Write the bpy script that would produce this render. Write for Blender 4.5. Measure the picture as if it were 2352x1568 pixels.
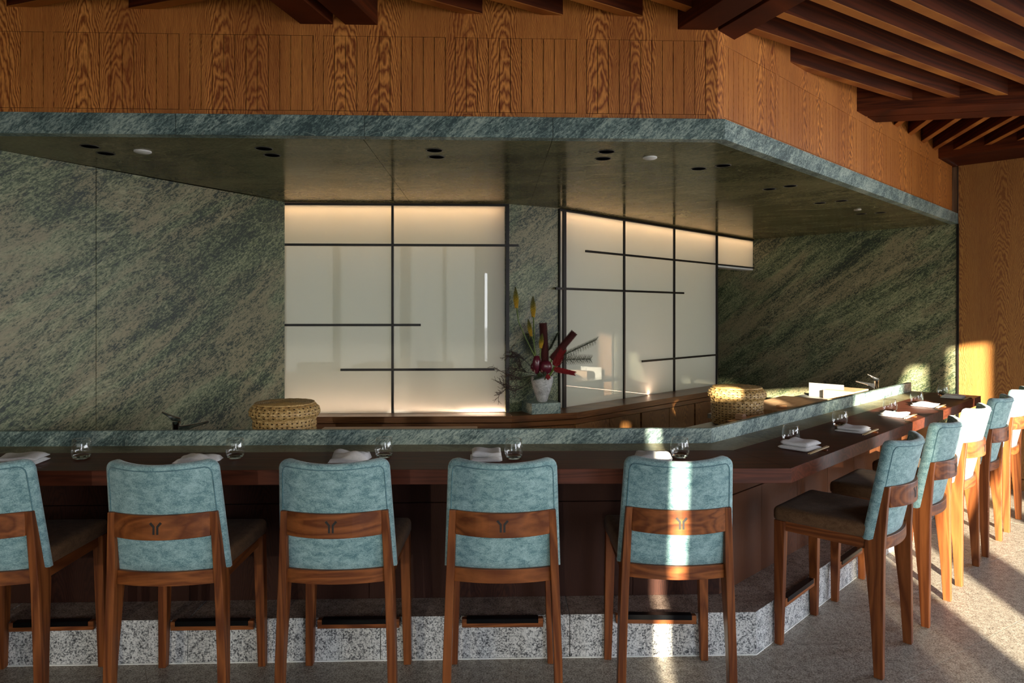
import bpy, bmesh, math, random
from mathutils import Vector, Matrix
random.seed(7)
PI = math.pi
C = bpy.context.scene.collection
for o in list(bpy.data.objects): bpy.data.objects.remove(o)

# ------------------------------------------------------------------ camera, world, sun, exposure
cam = bpy.data.cameras.new('camera'); co = bpy.data.objects.new('camera', cam); C.objects.link(co)
cam.sensor_width = 36; cam.lens = 24.0; cam.shift_y = -0.0285; cam.clip_start = 0.05
co.location = (0, 0, 1.6); co.rotation_euler = (PI/2, 0, 0)
bpy.context.scene.camera = co
vs = bpy.context.scene.view_settings
vs.view_transform = 'Standard'; vs.look = 'None'; vs.gamma = 1; vs.use_curve_mapping = False
vs.exposure = 1.12
W = bpy.data.worlds.new('world'); bpy.context.scene.world = W; W.use_nodes = True
nt = W.node_tree; bg = nt.nodes['Background']
sky_tc = nt.nodes.new('ShaderNodeTexCoord'); sky_sp = nt.nodes.new('ShaderNodeSeparateXYZ'); sky_rp = nt.nodes.new('ShaderNodeValToRGB')
nt.links.new(sky_tc.outputs['Generated'], sky_sp.inputs[0]); nt.links.new(sky_sp.outputs['Z'], sky_rp.inputs[0])
sky_rp.color_ramp.elements[0].position = 0.0; sky_rp.color_ramp.elements[0].color = (0.86, 0.88, 0.90, 1)
sky_rp.color_ramp.elements[1].position = 0.7; sky_rp.color_ramp.elements[1].color = (0.30, 0.50, 0.85, 1)
nt.links.new(sky_rp.outputs[0], bg.inputs['Color'])
WORLD = 7.0; bg.inputs['Strength'].default_value = WORLD
sun = bpy.data.lights.new('sun', 'SUN'); so = bpy.data.objects.new('sun', sun); C.objects.link(so)
SUN_DIR = Vector((0.0995, 0.9950, -0.1950)).normalized()
sun.energy = 18.0; sun.color = (1.0, 0.90, 0.70); sun.angle = math.radians(0.55)
so.rotation_euler = SUN_DIR.to_track_quat('-Z', 'Y').to_euler(); so.location = (-1, -9, 4)

FY = -3.0            # the unseen glazed front, behind the camera
def portal(x0, x1, z0=0.05, z1=2.97, y=FY-0.02):
    l = bpy.data.lights.new('window_portal', 'AREA'); l.shape = 'RECTANGLE'; l.size = x1-x0; l.size_y = z1-z0
    l.cycles.is_portal = True
    p = bpy.data.objects.new('window_portal', l); C.objects.link(p); p.location = ((x0+x1)/2, y, (z0+z1)/2)
    p.rotation_euler = (PI/2, 0, 0)      # shines along +Y, into the room
def down(x, y, z, w, col=(1, .72, .45), ang=60, blend=.6):
    l = bpy.data.lights.new('downlight_lamp', 'SPOT'); l.energy = w; l.color = col; l.spot_size = math.radians(ang); l.spot_blend = blend
    l.shadow_soft_size = .03
    p = bpy.data.objects.new('downlight_lamp', l); C.objects.link(p); p.location = (x, y, z)

# ------------------------------------------------------------------ node helpers
class NT:
    def __init__(s, name):
        s.m = bpy.data.materials.new(name); s.m.use_nodes = True; s.t = s.m.node_tree
        s.b = s.t.nodes['Principled BSDF']; s.out = s.t.nodes['Material Output']
    def n(s, typ, **k):
        nd = s.t.nodes.new(typ)
        for a, v in k.items():
            if a == 'inp':
                for i, x in v.items():
                    if isinstance(x, bpy.types.NodeSocket): s.t.links.new(x, nd.inputs[i])
                    else: nd.inputs[i].default_value = x
            else: setattr(nd, a, v)
        return nd
    def math(s, op, a, b=0.0, c=0.0):
        return s.n('ShaderNodeMath', operation=op, inp={0: a, 1: b, 2: c}).outputs[0]
    def pos(s, world=True, rnd=False):
        if world: return s.n('ShaderNodeNewGeometry').outputs['Position']
        v = s.n('ShaderNodeTexCoord').outputs['Object']
        if rnd:
            r = s.n('ShaderNodeObjectInfo').outputs['Random']
            r = s.math('MULTIPLY', r, 17.0)
            v = s.n('ShaderNodeVectorMath', operation='ADD', inp={0: v, 1: r}).outputs[0]
        return v
    def map(s, v, rot=(0, 0, 0), sc=(1, 1, 1), loc=(0, 0, 0)):
        return s.n('ShaderNodeMapping', inp={0: v, 1: loc, 2: tuple(math.radians(a) for a in rot), 3: sc}).outputs[0]
    def noise(s, v, scale, detail=4, rough=.55, dist=0.0, out='Fac'):
        return s.n('ShaderNodeTexNoise', inp={'Vector': v, 'Scale': scale, 'Detail': detail, 'Roughness': rough, 'Distortion': dist}).outputs[out]
    def ramp(s, f, stops, interp='LINEAR'):
        r = s.n('ShaderNodeValToRGB', inp={0: f}); r.color_ramp.interpolation = interp
        e = r.color_ramp.elements
        while len(e) < len(stops): e.new(.5)
        for i, (p, c) in enumerate(stops):
            e[i].position = p; e[i].color = (c[0], c[1], c[2], 1) if not isinstance(c, (int, float)) else (c, c, c, 1)
        return r.outputs[0]
    def mix(s, f, a, b, mode='MIX'):
        nd = s.n('ShaderNodeMix', data_type='RGBA', blend_type=mode)
        for i, x in ((0, f), (6, a), (7, b)):
            if isinstance(x, bpy.types.NodeSocket): s.t.links.new(x, nd.inputs[i])
            else: nd.inputs[i].default_value = x if i == 0 else ((x[0], x[1], x[2], 1))
        return nd.outputs[2]
    def bump(s, h, strength=.2, dist=.002):
        b = s.n('ShaderNodeBump', inp={'Height': h, 'Strength': strength, 'Distance': dist})
        s.t.links.new(b.outputs[0], s.b.inputs['Normal'])
    def set(s, col=None, rough=None, metal=None, **k):
        for key, x in (('Base Color', col), ('Roughness', rough), ('Metallic', metal)):
            if x is None: continue
            if isinstance(x, bpy.types.NodeSocket): s.t.links.new(x, s.b.inputs[key])
            else: s.b.inputs[key].default_value = (x[0], x[1], x[2], 1) if key == 'Base Color' else x
        for kk, v in k.items(): s.b.inputs[kk.replace('_', ' ')].default_value = v
        return s.m

def marble(name, dark, mid, light, rough=.3, rot=(0, 35, 0), seed=0.0, spec=.5, gain=1.0, band=1.0, tan=None, ang=0.0, strk=1.5):
    t = NT(name)
    p = t.map(t.map(t.pos(), rot=(0, 0, -ang)), rot=rot, sc=(1, 1, 1), loc=(seed, seed*2, seed*3))
    st = t.map(p, sc=(.55, .9, 2.0))
    warp = t.noise(st, 1.1*band, 5, .6, 0.7)
    big = t.noise(t.map(p, sc=(.35, .6, strk)), 2.0*band, 7, .62, 1.6)
    fine = t.noise(t.map(p, sc=(.6, .8, 1.6)), 85, 4, .7, .5)
    mid_n = t.noise(t.map(p, sc=(.5, .8, 2.2)), 14, 6, .7, 1.2)
    f = t.math('ADD', t.math('MULTIPLY', big, .55), t.math('MULTIPLY', warp, .45))
    f = t.math('ADD', f, t.math('MULTIPLY', t.math('SUBTRACT', fine, .5), .85*gain))
    f = t.math('ADD', f, t.math('MULTIPLY', t.math('SUBTRACT', mid_n, .5), .42*gain))
    c = t.ramp(f, [(.36, dark), (.48, mid), (.58, [(a+b)/2 for a, b in zip(mid, light)]), (.74, light)])
    if tan:
        tn = t.noise(t.map(p, sc=(.5, .7, 1.5), loc=(3, 1, 7)), 1.7, 5, .65, 1.0)
        c = t.mix(t.math('MULTIPLY', t.ramp(tn, [(.47, 0), (.58, .75)]), t.ramp(f, [(.40, 0), (.50, 1)])), c, tan)
    ve = t.math('ABSOLUTE', t.math('SUBTRACT', t.noise(t.map(p, sc=(.5, .8, 1.7)), 1.3*band, 5, .6, 1.0), .52))
    vm = t.ramp(ve, [(0.0, 1.0), (.006, 0.0)])
    c = t.mix(t.math('MULTIPLY', vm, .35), c, [x*1.3+.05 for x in light])
    t.bump(fine, .05, .001)
    return t.set(col=c, rough=rough, Specular_IOR_Level=spec)

def oak(name, ang, a, b, rough=.42, leaf=.30, spec=.4):
    """vertical veneer with bookmatched cathedral figure; ang is the wall's direction in plan"""
    t = NT(name)
    p = t.map(t.pos(), rot=(0, 0, -ang))
    sp = t.n('ShaderNodeSeparateXYZ', inp={0: p})
    x, z = sp.outputs['X'], sp.outputs['Z']
    lowv = t.map(p, sc=(1.0, .01, .22))
    x2 = t.math('ADD', x, t.math('MULTIPLY', t.math('SUBTRACT', t.noise(lowv, 3.0, 3), .5), .12))
    pp = t.math('PINGPONG', x2, leaf)
    cell = t.noise(t.n('ShaderNodeCombineXYZ', inp={0: t.math('FLOOR', t.math('DIVIDE', x2, leaf)), 1: 3.3, 2: 0.0}).outputs[0], 7.7, 0)
    q = t.math('SUBTRACT', pp, t.math('ADD', t.math('MULTIPLY', cell, .12), .03))
    r = t.math('MULTIPLY', t.math('MULTIPLY', q, q), 1500.0)
    w = t.noise(t.map(p, sc=(1, .01, .30)), 9.0, 4, .6)
    r = t.math('ADD', r, t.math('MULTIPLY', z, 30.0))
    r = t.math('ADD', r, t.math('MULTIPLY', w, 16.0))
    lines = t.math('PINGPONG', r, 1.0)
    fine = t.noise(t.map(p, sc=(1, .01, .045)), 260, 3, .7)
    tone = t.noise(t.map(p, sc=(1, .01, .12)), 5, 3)
    g = t.math('ADD', t.math('MULTIPLY', lines, .42), t.math('MULTIPLY', fine, .55))
    c = t.ramp(g, [(.30, b), (.52, [(u*.6+v*.4) for u, v in zip(a, b)]), (.72, a)])
    c = t.mix(t.ramp(tone, [(.35, 0), (.7, .5)]), c, b)
    t.bump(g, .25, .0015)
    return t.set(col=c, rough=rough, Specular_IOR_Level=spec)

def wood(name, a, b, sc=(1, 1, .06), freq=60, rough=.4, world=False, rnd=True, rot=(0, 0, 0), spec=.5, coat=0.0):
    t = NT(name)
    p = t.map(t.pos(world, rnd and not world), rot=rot)
    p2 = t.map(p, sc=sc)
    n1 = t.noise(p2, freq, 5, .65, .6)
    n2 = t.noise(p2, freq*.12, 3, .5, 1.2)
    f = t.math('ADD', t.math('MULTIPLY', n1, .55), t.math('MULTIPLY', t.math('PINGPONG', t.math('MULTIPLY', n2, 9), .5), .8))
    c = t.ramp(f, [(.3, b), (.72, a)])
    t.bump(n1, .12, .001)
    return t.set(col=c, rough=rough, Specular_IOR_Level=spec, Coat_Weight=coat, Coat_Roughness=.25)

def granite(name, cols, scale=150, rough=.55, world=True, w=(.3, .42, .52, .66)):
    t = NT(name)
    p = t.pos(world)
    v = t.noise(p, scale, 3, .75, .3)
    v2 = t.noise(p, scale*.22, 3, .6)
    f = t.math('ADD', v, t.math('MULTIPLY', t.math('SUBTRACT', v2, .5), .35))
    c = t.ramp(f, list(zip(w, cols)))
    t.bump(v, .15, .001)
    return t.set(col=c, rough=rough)

def plain(name, col, rough=.5, metal=0.0, **k):
    t = NT(name)
    n = t.noise(t.pos(False), 40, 3)
    c = t.mix(n, [x*.92 for x in col], [min(1, x*1.08) for x in col])
    return t.set(col=c, rough=rough, metal=metal, **k)

def fabric(name, a, b, scale=90, rough=.95, sheen=.35, bump=.5):
    t = NT(name)
    p = t.pos(False, True)
    n1 = t.noise(t.map(p, sc=(1, 1, 2.2)), scale*2.2, 3, .7)
    n2 = t.noise(t.map(p, sc=(1, 1, 1.8)), scale*.28, 5, .7, .5)
    f = t.math('ADD', t.math('MULTIPLY', n1, .5), t.math('MULTIPLY', n2, .5))
    c = t.ramp(f, [(.40, b), (.60, a)])
    t.bump(n1, bump, .0012)
    return t.set(col=c, rough=rough, Sheen_Weight=sheen, Specular_IOR_Level=.2)

M = {}
for nm_, an_, sd_ in (('marble_left', 61, .6), ('marble', 28.6, 0.0), ('marble_right', -44.5, 0.0)):
    M[nm_] = marble('green_'+nm_, (.008, .017, .010), (.070, .096, .042), (.31, .31, .175), rough=.5, rot=(0, 36, 0), gain=1.3, tan=(.23, .185, .105), ang=an_, strk=2.3, seed=sd_)
M['marble_soffit'] = marble('green_marble_polished', (.040, .043, .020), (.105, .100, .050), (.21, .19, .100), rough=.17, rot=(0, 6, 25), gain=.6, seed=3.1, spec=.45)
def honed(m, fac, rough):
    t = m.node_tree; b = t.nodes['Principled BSDF']; o = t.nodes['Material Output']; b.inputs['Specular IOR Level'].default_value = 0
    g = t.nodes.new('ShaderNodeBsdfGlossy'); g.inputs['Roughness'].default_value = rough; g.inputs[0].default_value = (1, .93, .8, 1)
    f = t.nodes.new('ShaderNodeFresnel'); f.inputs[0].default_value = 1.5; k = t.nodes.new('ShaderNodeMath'); k.operation = 'MULTIPLY'; k.inputs[1].default_value = fac
    x = t.nodes.new('ShaderNodeMixShader'); t.links.new(f.outputs[0], k.inputs[0]); t.links.new(k.outputs[0], x.inputs[0]); t.links.new(b.outputs[0], x.inputs[1]); t.links.new(g.outputs[0], x.inputs[2]); t.links.new(x.outputs[0], o.inputs[0]); return m
honed(M['marble_soffit'], .55, .13)
M['marble_daylit'] = marble('green_marble_edge', (.030, .060, .060), (.12, .185, .175), (.46, .54, .46), rough=.45, rot=(0, 40, 0), seed=1.7, band=2.2)  # same marble made bluer: cool daylight put into its colour
M['marble_top'] = marble('green_marble_top', (.09, .075, .035), (.21, .17, .085), (.34, .29, .17), rough=.42, spec=.3, rot=(0, 0, 40), seed=5.0, gain=.7)
OA, OB = (.80, .315, .070), (.23, .052, .007)
M['oak1'] = oak('oak_veneer_front', 2.02, OA, OB)
M['oak2'] = oak('oak_veneer_side', 44.7, OA, OB)
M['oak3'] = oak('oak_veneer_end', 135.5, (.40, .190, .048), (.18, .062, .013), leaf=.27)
M['cab1'] = oak('oak_cabinet_front', 2.0, (.27, .12, .035), (.12, .045, .012), leaf=.2)
M['cab2'] = oak('oak_cabinet_wing', 44.7, (.30, .14, .04), (.13, .05, .014), leaf=.2)
M['ledge'] = wood('oak_ledge', (.22, .09, .028), (.12, .042, .012), sc=(.06, .06, 1), freq=70, world=True, rough=.3)
M['joist'] = wood('red_brown_joist_wood', (.110, .021, .004), (.048, .009, .002), sc=(.05, .05, 1), freq=50, world=True, rough=.7, spec=.12)
M['joist_lit'] = wood('lit_joist_underside', (.42, .150, .026), (.22, .060, .009), sc=(.05, .05, 1), freq=60, world=True, rough=.6, spec=.2)  # lighter tone for joist undersides: light from the floor put into colour
M['deck'] = plain('dark_ceiling_void', (.012, .008, .006), .9)
M['table'] = wood('dark_counter_wood', (.125, .030, .012), (.065, .015, .006), sc=(.06, 1, 1), freq=55, world=True, rough=.5, spec=.25)
M['table2'] = M['table']
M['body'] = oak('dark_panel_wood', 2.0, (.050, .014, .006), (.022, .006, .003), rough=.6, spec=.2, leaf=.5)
M['body_lit'] = oak('dark_panel_wood_lit', 44.0, (.105, .036, .013), (.060, .019, .007), rough=.5, spec=.25, leaf=.5)  # wing copy of the panel wood, lightened as its lit side
M['chairwood'] = wood('teak_chair_wood', (.26, .080, .020), (.115, .030, .008), sc=(1, 1, .08), freq=45, rough=.42, spec=.25)
M['apronwood'] = wood('teak_apron_wood', (.24, .074, .019), (.11, .029, .008), sc=(1, .08, 1), freq=45, rough=.42, spec=.25)
M['railwood'] = wood('teak_rail_wood', (.28, .088, .022), (.12, .031, .008), sc=(.12, 1, 1), freq=38, rough=.4, spec=.25)
M['teal'] = fabric('teal_melange_fabric', (.36, .53, .53), (.090, .195, .210))
M['pipe'] = fabric('teal_piping_fabric', (.13, .27, .30), (.06, .14, .16))
M['suede'] = fabric('brown_suede', (.150, .078, .036), (.085, .042, .018), sheen=.04, bump=.15)
M['granite'] = granite('speckled_grey_granite', [(.035, .036, .04), (.20, .20, .20), (.50, .50, .48), (.70, .69, .66)], 130, w=(.36, .44, .50, .62))
M['granite_top'] = granite('brown_grey_granite', [(.05, .033, .026), (.17, .115, .088), (.31, .22, .175), (.44, .35, .29)], 130, w=(.34, .44, .52, .64))
M['tile'] = granite('warm_grey_granite_tile', [(.09, .07, .05), (.24, .20, .155), (.38, .33, .265), (.55, .50, .42)], 140, w=(.36, .45, .53, .64), rough=.5)
M['grout'] = plain('pale_grout', (.55, .50, .40), .9)
M['seal'] = plain('white_sealant', (.75, .75, .70), .6)
M['black'] = plain('black_metal', (.012, .010, .009), .35, .4)
M['blackm'] = plain('black_footrest_metal', (.012, .012, .013), .25, .8)
M['logo'] = plain('burnt_black_inlay', (.012, .008, .006), .6)
M['chrome'] = plain('chrome', (.75, .75, .77), .08, 1.0)
M['towel'] = fabric('white_cotton', (.82, .80, .79), (.70, .68, .67), scale=60, sheen=.1, bump=.2)
M['blueprint'] = plain('blue_print', (.12, .13, .42), .6)
M['bamboo'] = wood('pale_bamboo', (.72, .55, .33), (.60, .42, .22), sc=(.1, .1, 1), freq=80, rough=.5)
M['board'] = wood('light_board_wood', (.62, .33, .15), (.46, .22, .09), sc=(.06, 1, 1), freq=40, rough=.45)
M['board2'] = wood('pale_board_wood', (.72, .45, .25), (.58, .34, .17), sc=(.06, 1, 1), freq=40, rough=.45)
M['wicker'] = wood('golden_wicker', (.62, .42, .17), (.40, .23, .075), sc=(1, 1, 1), freq=90, rough=.45)
M['wicker_shade'] = plain('basket_gap_shade', (.055, .032, .014), .9)  # dark sheet behind the weave: shade in its gaps put into colour
M['steel'] = plain('brushed_worktop_steel', (.42, .41, .38), .35, .6)
M['white'] = plain('white_plastic', (.75, .75, .73), .5)
M['well'] = plain('lamp_well_black', (.004, .004, .005), 1.0, Specular_IOR_Level=0.0)
M['ringm'] = plain('lamp_ring', (.05, .045, .035), .5)
M['reflector'] = plain('brown_lamp_baffle', (.05, .018, .010), .3, .5)
M['vase'] = fabric('rough_white_ceramic', (.62, .62, .60), (.25, .25, .24), scale=70, sheen=0, bump=.9)
M['greenstem'] = plain('green_stem', (.13, .19, .035), .5)
M['poker'] = None
M['crimson'] = plain('crimson_bristle', (.20, .004, .006), .7)
M['maroon'] = plain('maroon_velvet_flower', (.060, .006, .004), .9)
M['burgundy'] = plain('burgundy_leaf', (.085, .008, .018), .3)
M['needle'] = plain('dark_green_needle', (.030, .045, .020), .6)
M['twig'] = plain('dark_twig', (.030, .014, .010), .7)
M['berry'] = plain('tiny_pale_bud', (.45, .42, .38), .6)
M['facade'] = wood('unseen_facade_wood', (.20, .10, .045), (.12, .055, .022), world=True, rough=.6)
M['ground'] = plain('terrace_stone', (.20, .18, .15), .9)
t = NT('yellow_poker_flower'); sp = t.n('ShaderNodeSeparateXYZ', inp={0: t.n('ShaderNodeTexCoord').outputs['Generated']})
M['poker'] = t.set(col=t.ramp(sp.outputs['Z'], [(.0, (.62, .36, .03)), (.35, (.50, .33, .02)), (.6, (.20, .17, .02)), (1.0, (.05, .06, .012))]), rough=.6)
t = NT('clear_glass'); M['glass'] = t.set(col=(1, 1, 1), rough=0.0, Transmission_Weight=1.0, IOR=1.47)
t = NT('thin_clear_glass'); a_ = t.n('ShaderNodeBsdfTransparent', inp={0: (.97, .98, .97, 1)}); g_ = t.n('ShaderNodeBsdfGlossy', inp={0: (1, 1, 1, 1), 'Roughness': .01})
f_ = t.math('ADD', t.math('MULTIPLY', t.math('POWER', t.n('ShaderNodeLayerWeight', inp={0: .5}).outputs['Facing'], 3.0), .75), .07); m_ = t.n('ShaderNodeMixShader', inp={0: f_, 1: a_.outputs[0], 2: g_.outputs[0]}); t.t.links.new(m_.outputs[0], t.out.inputs[0]); M['thin_glass'] = t.m
# opal pane: translucent acrylic with a glossy face
t = NT('opal_pane')
tr = t.n('ShaderNodeBsdfTranslucent', inp={0: (.93, .93, .90, 1)}); df = t.n('ShaderNodeBsdfDiffuse', inp={0: (.62, .62, .58, 1)})
mx = t.n('ShaderNodeMixShader', inp={0: .55, 1: df.outputs[0], 2: tr.outputs[0]})
gl = t.n('ShaderNodeBsdfGlossy', inp={0: (1, 1, 1, 1), 'Roughness': .015}); fr = t.n('ShaderNodeFresnel', inp={0: 1.5})
m2 = t.n('ShaderNodeMixShader', inp={0: fr.outputs[0], 1: mx.outputs[0], 2: gl.outputs[0]})
t.t.links.new(m2.outputs[0], t.out.inputs[0]); M['opal'] = t.m
M['boxwhite'] = plain('lightbox_white', (.85, .84, .80), .8)
t = NT('led_sheet'); t.b.inputs['Emission Color'].default_value = (.84, .90, .60, 1); t.b.inputs['Emission Strength'].default_value = .26
M['led'] = t.set(col=(.8, .8, .78), rough=.8)
def sheer(name, trans, col):
    t = NT(name)
    a = t.n('ShaderNodeBsdfTranslucent', inp={0: (*col, 1)}); b = t.n('ShaderNodeBsdfTransparent')
    m = t.n('ShaderNodeMixShader', inp={0: trans, 1: a.outputs[0], 2: b.outputs[0]})
    t.t.links.new(m.outputs[0], t.out.inputs[0]); return t.m
M['sheer'] = sheer('added_sheer', .10, (.20, .21, .21)); M['sheer2'] = sheer('thin_added_sheer', .30, (.15, .15, .14))

# ------------------------------------------------------------------ mesh helpers
class MB:
    def __init__(s): s.v = []; s.f = []; s.mi = []
    def add(s, vs_, fs, mi=0):
        o = len(s.v); s.v += [tuple(v) for v in vs_]; s.f += [tuple(i+o for i in f) for f in fs]; s.mi += [mi]*len(fs); return s
    def box(s, c, d, rz=0.0, mi=0):
        cx, cy, cz = c; dx, dy, dz = [x/2 for x in d]; cr, sr = math.cos(rz), math.sin(rz); P = []
        for z in (-dz, dz):
            for x, y in ((-dx, -dy), (dx, -dy), (dx, dy), (-dx, dy)): P.append((cx+x*cr-y*sr, cy+x*sr+y*cr, cz+z))
        return s.add(P, [(0, 3, 2, 1), (4, 5, 6, 7), (0, 1, 5, 4), (1, 2, 6, 5), (2, 3, 7, 6), (3, 0, 4, 7)], mi)
    def prism(s, poly, z0, z1, mi=0):
        a = sum(poly[i][0]*poly[(i+1) % len(poly)][1]-poly[(i+1) % len(poly)][0]*poly[i][1] for i in range(len(poly)))
        if a < 0: poly = poly[::-1]
        n = len(poly)
        P = [(x, y, z0) for x, y in poly]+[(x, y, z1) for x, y in poly]
        return s.add(P, [tuple(range(n))[::-1], tuple(range(n, 2*n))]+[(i, (i+1) % n, n+(i+1) % n, n+i) for i in range(n)], mi)
    def loft(s, loops, closed_ends=True, mi=0):
        n = len(loops[0]); P = [p for L in loops for p in L]; F = []
        for k in range(len(loops)-1):
            for i in range(n):
                j = (i+1) % n; F.append((k*n+i, k*n+j, (k+1)*n+j, (k+1)*n+i))
        if closed_ends: F.append(tuple(range(n))[::-1]); F.append(tuple(range((len(loops)-1)*n, len(loops)*n)))
        return s.add(P, F, mi)
    def lathe(s, prof, c=(0, 0, 0), n=24, mi=0):
        loops = [[(c[0]+r*math.cos(2*PI*i/n), c[1]+r*math.sin(2*PI*i/n), c[2]+z) for i in range(n)] for r, z in prof]
        return s.loft(loops, True, mi)
    def tube(s, pts, r, n=6, mi=0):
        pts = [Vector(p) for p in pts]; rs = r if isinstance(r, (list, tuple)) else [r]*len(pts); loops = []
        up = Vector((0, 0, 1))
        for i, p in enumerate(pts):
            d = (pts[min(i+1, len(pts)-1)]-pts[max(i-1, 0)]).normalized()
            a = d.cross(up)
            if a.length < .1: a = d.cross(Vector((0, 1, 0)))
            a.normalize(); b = d.cross(a).normalized()
            loops.append([tuple(p+(a*math.cos(2*PI*k/n)+b*math.sin(2*PI*k/n))*rs[i]) for k in range(n)])
        return s.loft(loops, True, mi)
    def build(s, name, mats, parent=None, smooth=False, bevel=0.0, seg=2, angle=None):
        me = bpy.data.meshes.new(name); me.from_pydata(s.v, [], s.f)
        for m in (mats if isinstance(mats, (list, tuple)) else [mats]): me.materials.append(m)
        for p, i in zip(me.polygons, s.mi): p.material_index = i; p.use_smooth = smooth
        bm = bmesh.new(); bm.from_mesh(me); bmesh.ops.recalc_face_normals(bm, faces=bm.faces); bm.to_mesh(me); bm.free()
        if smooth and angle is not None: me.set_sharp_from_angle(angle=math.radians(angle))
        o = bpy.data.objects.new(name, me); C.objects.link(o)
        if parent: o.parent = parent
        if bevel:
            b = o.modifiers.new('bevel', 'BEVEL'); b.width = bevel; b.segments = seg; b.limit_method = 'ANGLE'; b.angle_limit = math.radians(35)
        return o

def empty(name, loc=(0, 0, 0), rz=0.0):
    o = bpy.data.objects.new(name, None); C.objects.link(o); o.location = loc; o.rotation_euler = (0, 0, rz); o.empty_display_size = .1; return o
def tag(o, label, cat, group=None, kind=None):
    o['label'] = label; o['category'] = cat
    if group: o['group'] = group
    if kind: o['kind'] = kind
    return o
def structure(o, label=None, cat=None):
    o['kind'] = 'structure'
    if label: o['label'] = label
    if cat: o['category'] = cat
    return o
def copy_tree(o, parent=None):
    c = o.copy(); C.objects.link(c)
    if parent: c.parent = parent
    for ch in list(o.children): copy_tree(ch, c)
    return c
def U(deg): return Vector((math.cos(math.radians(deg)), math.sin(math.radians(deg))))
def along(P, D, s, off=0.0):
    """point at distance s along a plan line, off to its left"""
    return (P[0]+D[0]*s-D[1]*off, P[1]+D[1]*s+D[0]*off)
def cross(P, D, Q, E):
    den = D[0]*E[1]-D[1]*E[0]; s = ((Q[0]-P[0])*E[1]-(Q[1]-P[1])*E[0])/den; return (P[0]+D[0]*s, P[1]+D[1]*s)
def clip(poly, P, n):
    out = []; k = len(poly)
    for i in range(k):
        a, b = poly[i], poly[(i+1) % k]
        da = (a[0]-P[0])*n[0]+(a[1]-P[1])*n[1]; db = (b[0]-P[0])*n[0]+(b[1]-P[1])*n[1]
        if da >= 0: out.append(a)
        if (da > 0 and db < 0) or (da < 0 and db > 0):
            t_ = da/(da-db); out.append((a[0]+(b[0]-a[0])*t_, a[1]+(b[1]-a[1])*t_))
    return out
def slab(mb, P, D, s0, s1, o0, o1, z0, z1, mi=0):
    return mb.prism([along(P, D, s0, o0), along(P, D, s1, o0), along(P, D, s1, o1), along(P, D, s0, o1)], z0, z1, mi)

# ------------------------------------------------------------------ plan geometry
LW, LD = (-2.649, 3.532), Vector((.4845, .8748))            # green wall on the left
S1, SD1 = (-1.772, 5.214), Vector((.99935, .0361))          # first light screen
S2, SD2 = (.372, 5.498), Vector((.7103, .7039))             # second light screen
RW, RD = (4.225, 6.47), Vector((-.7135, .7006))             # right wall, going away to the left
FC, FD1 = (1.032, 3.309), Vector((.99939, .0350))           # stone band corner
FD2 = Vector((.7107, .7035))
WC = (1.005, 3.339)                                         # wood bulkhead corner
ZS, ZB, ZT = 2.438, 2.537, 3.50
NSEP = .0012

# ------------------------------------------------------------------ floor, outer room
mb = MB(); mb.prism([(-5, FY), (7.5, FY), (7.5, 9.6), (-5, 9.6)], -.12, -.0018)
fl = structure(mb.build('floor', M['grout']))
a32 = math.radians(32.05); du = Vector((math.cos(a32), math.sin(a32))); dv = Vector((-math.sin(a32), math.cos(a32)))
TW, TL, v0, u0 = .478, .96, 2.082, 3.11
def near_bar(x, y):      # tiles under the bar and behind it are never seen
    return y > 3.55+max(0, (x-.9)*.99) and x < 3.9
tile_me = None
rows = range(-11, 11)
for j in rows:
    for i in range(-10, 11):
        cu = u0+(i+.5)*TL+(j % 2)*TL/2; cv = v0+(j+.5)*TW
        x = du.x*cu+dv.x*cv; y = du.y*cu+dv.y*cv
        if x < -3.6 or x > 6.9 or y < 1.4 or y > 8.4 or near_bar(x-.2, y-.2): continue
        if tile_me is None:
            m_ = MB(); m_.box((0, 0, -.0008), (TL-.004, TW-.004, .0018), a32)
            o = m_.build('floor_tile', M['tile'], fl); tile_me = o.data
        else:
            o = bpy.data.objects.new('floor_tile', tile_me); C.objects.link(o); o.parent = fl
        o.location = (x, y, 0)
mb = MB(); mb.prism([(-5, FY), (7.5, FY), (7.5, 1.25), (-5, 1.25)], -.0017, -.0005); mb.build('floor_paving', M['tile'], fl)
mb = MB(); mb.prism([(-30, -60), (30, -60), (30, FY-.02), (-30, FY-.02)], -.3, -.02)
structure(mb.build('floor_terrace', M['ground']))

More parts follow.
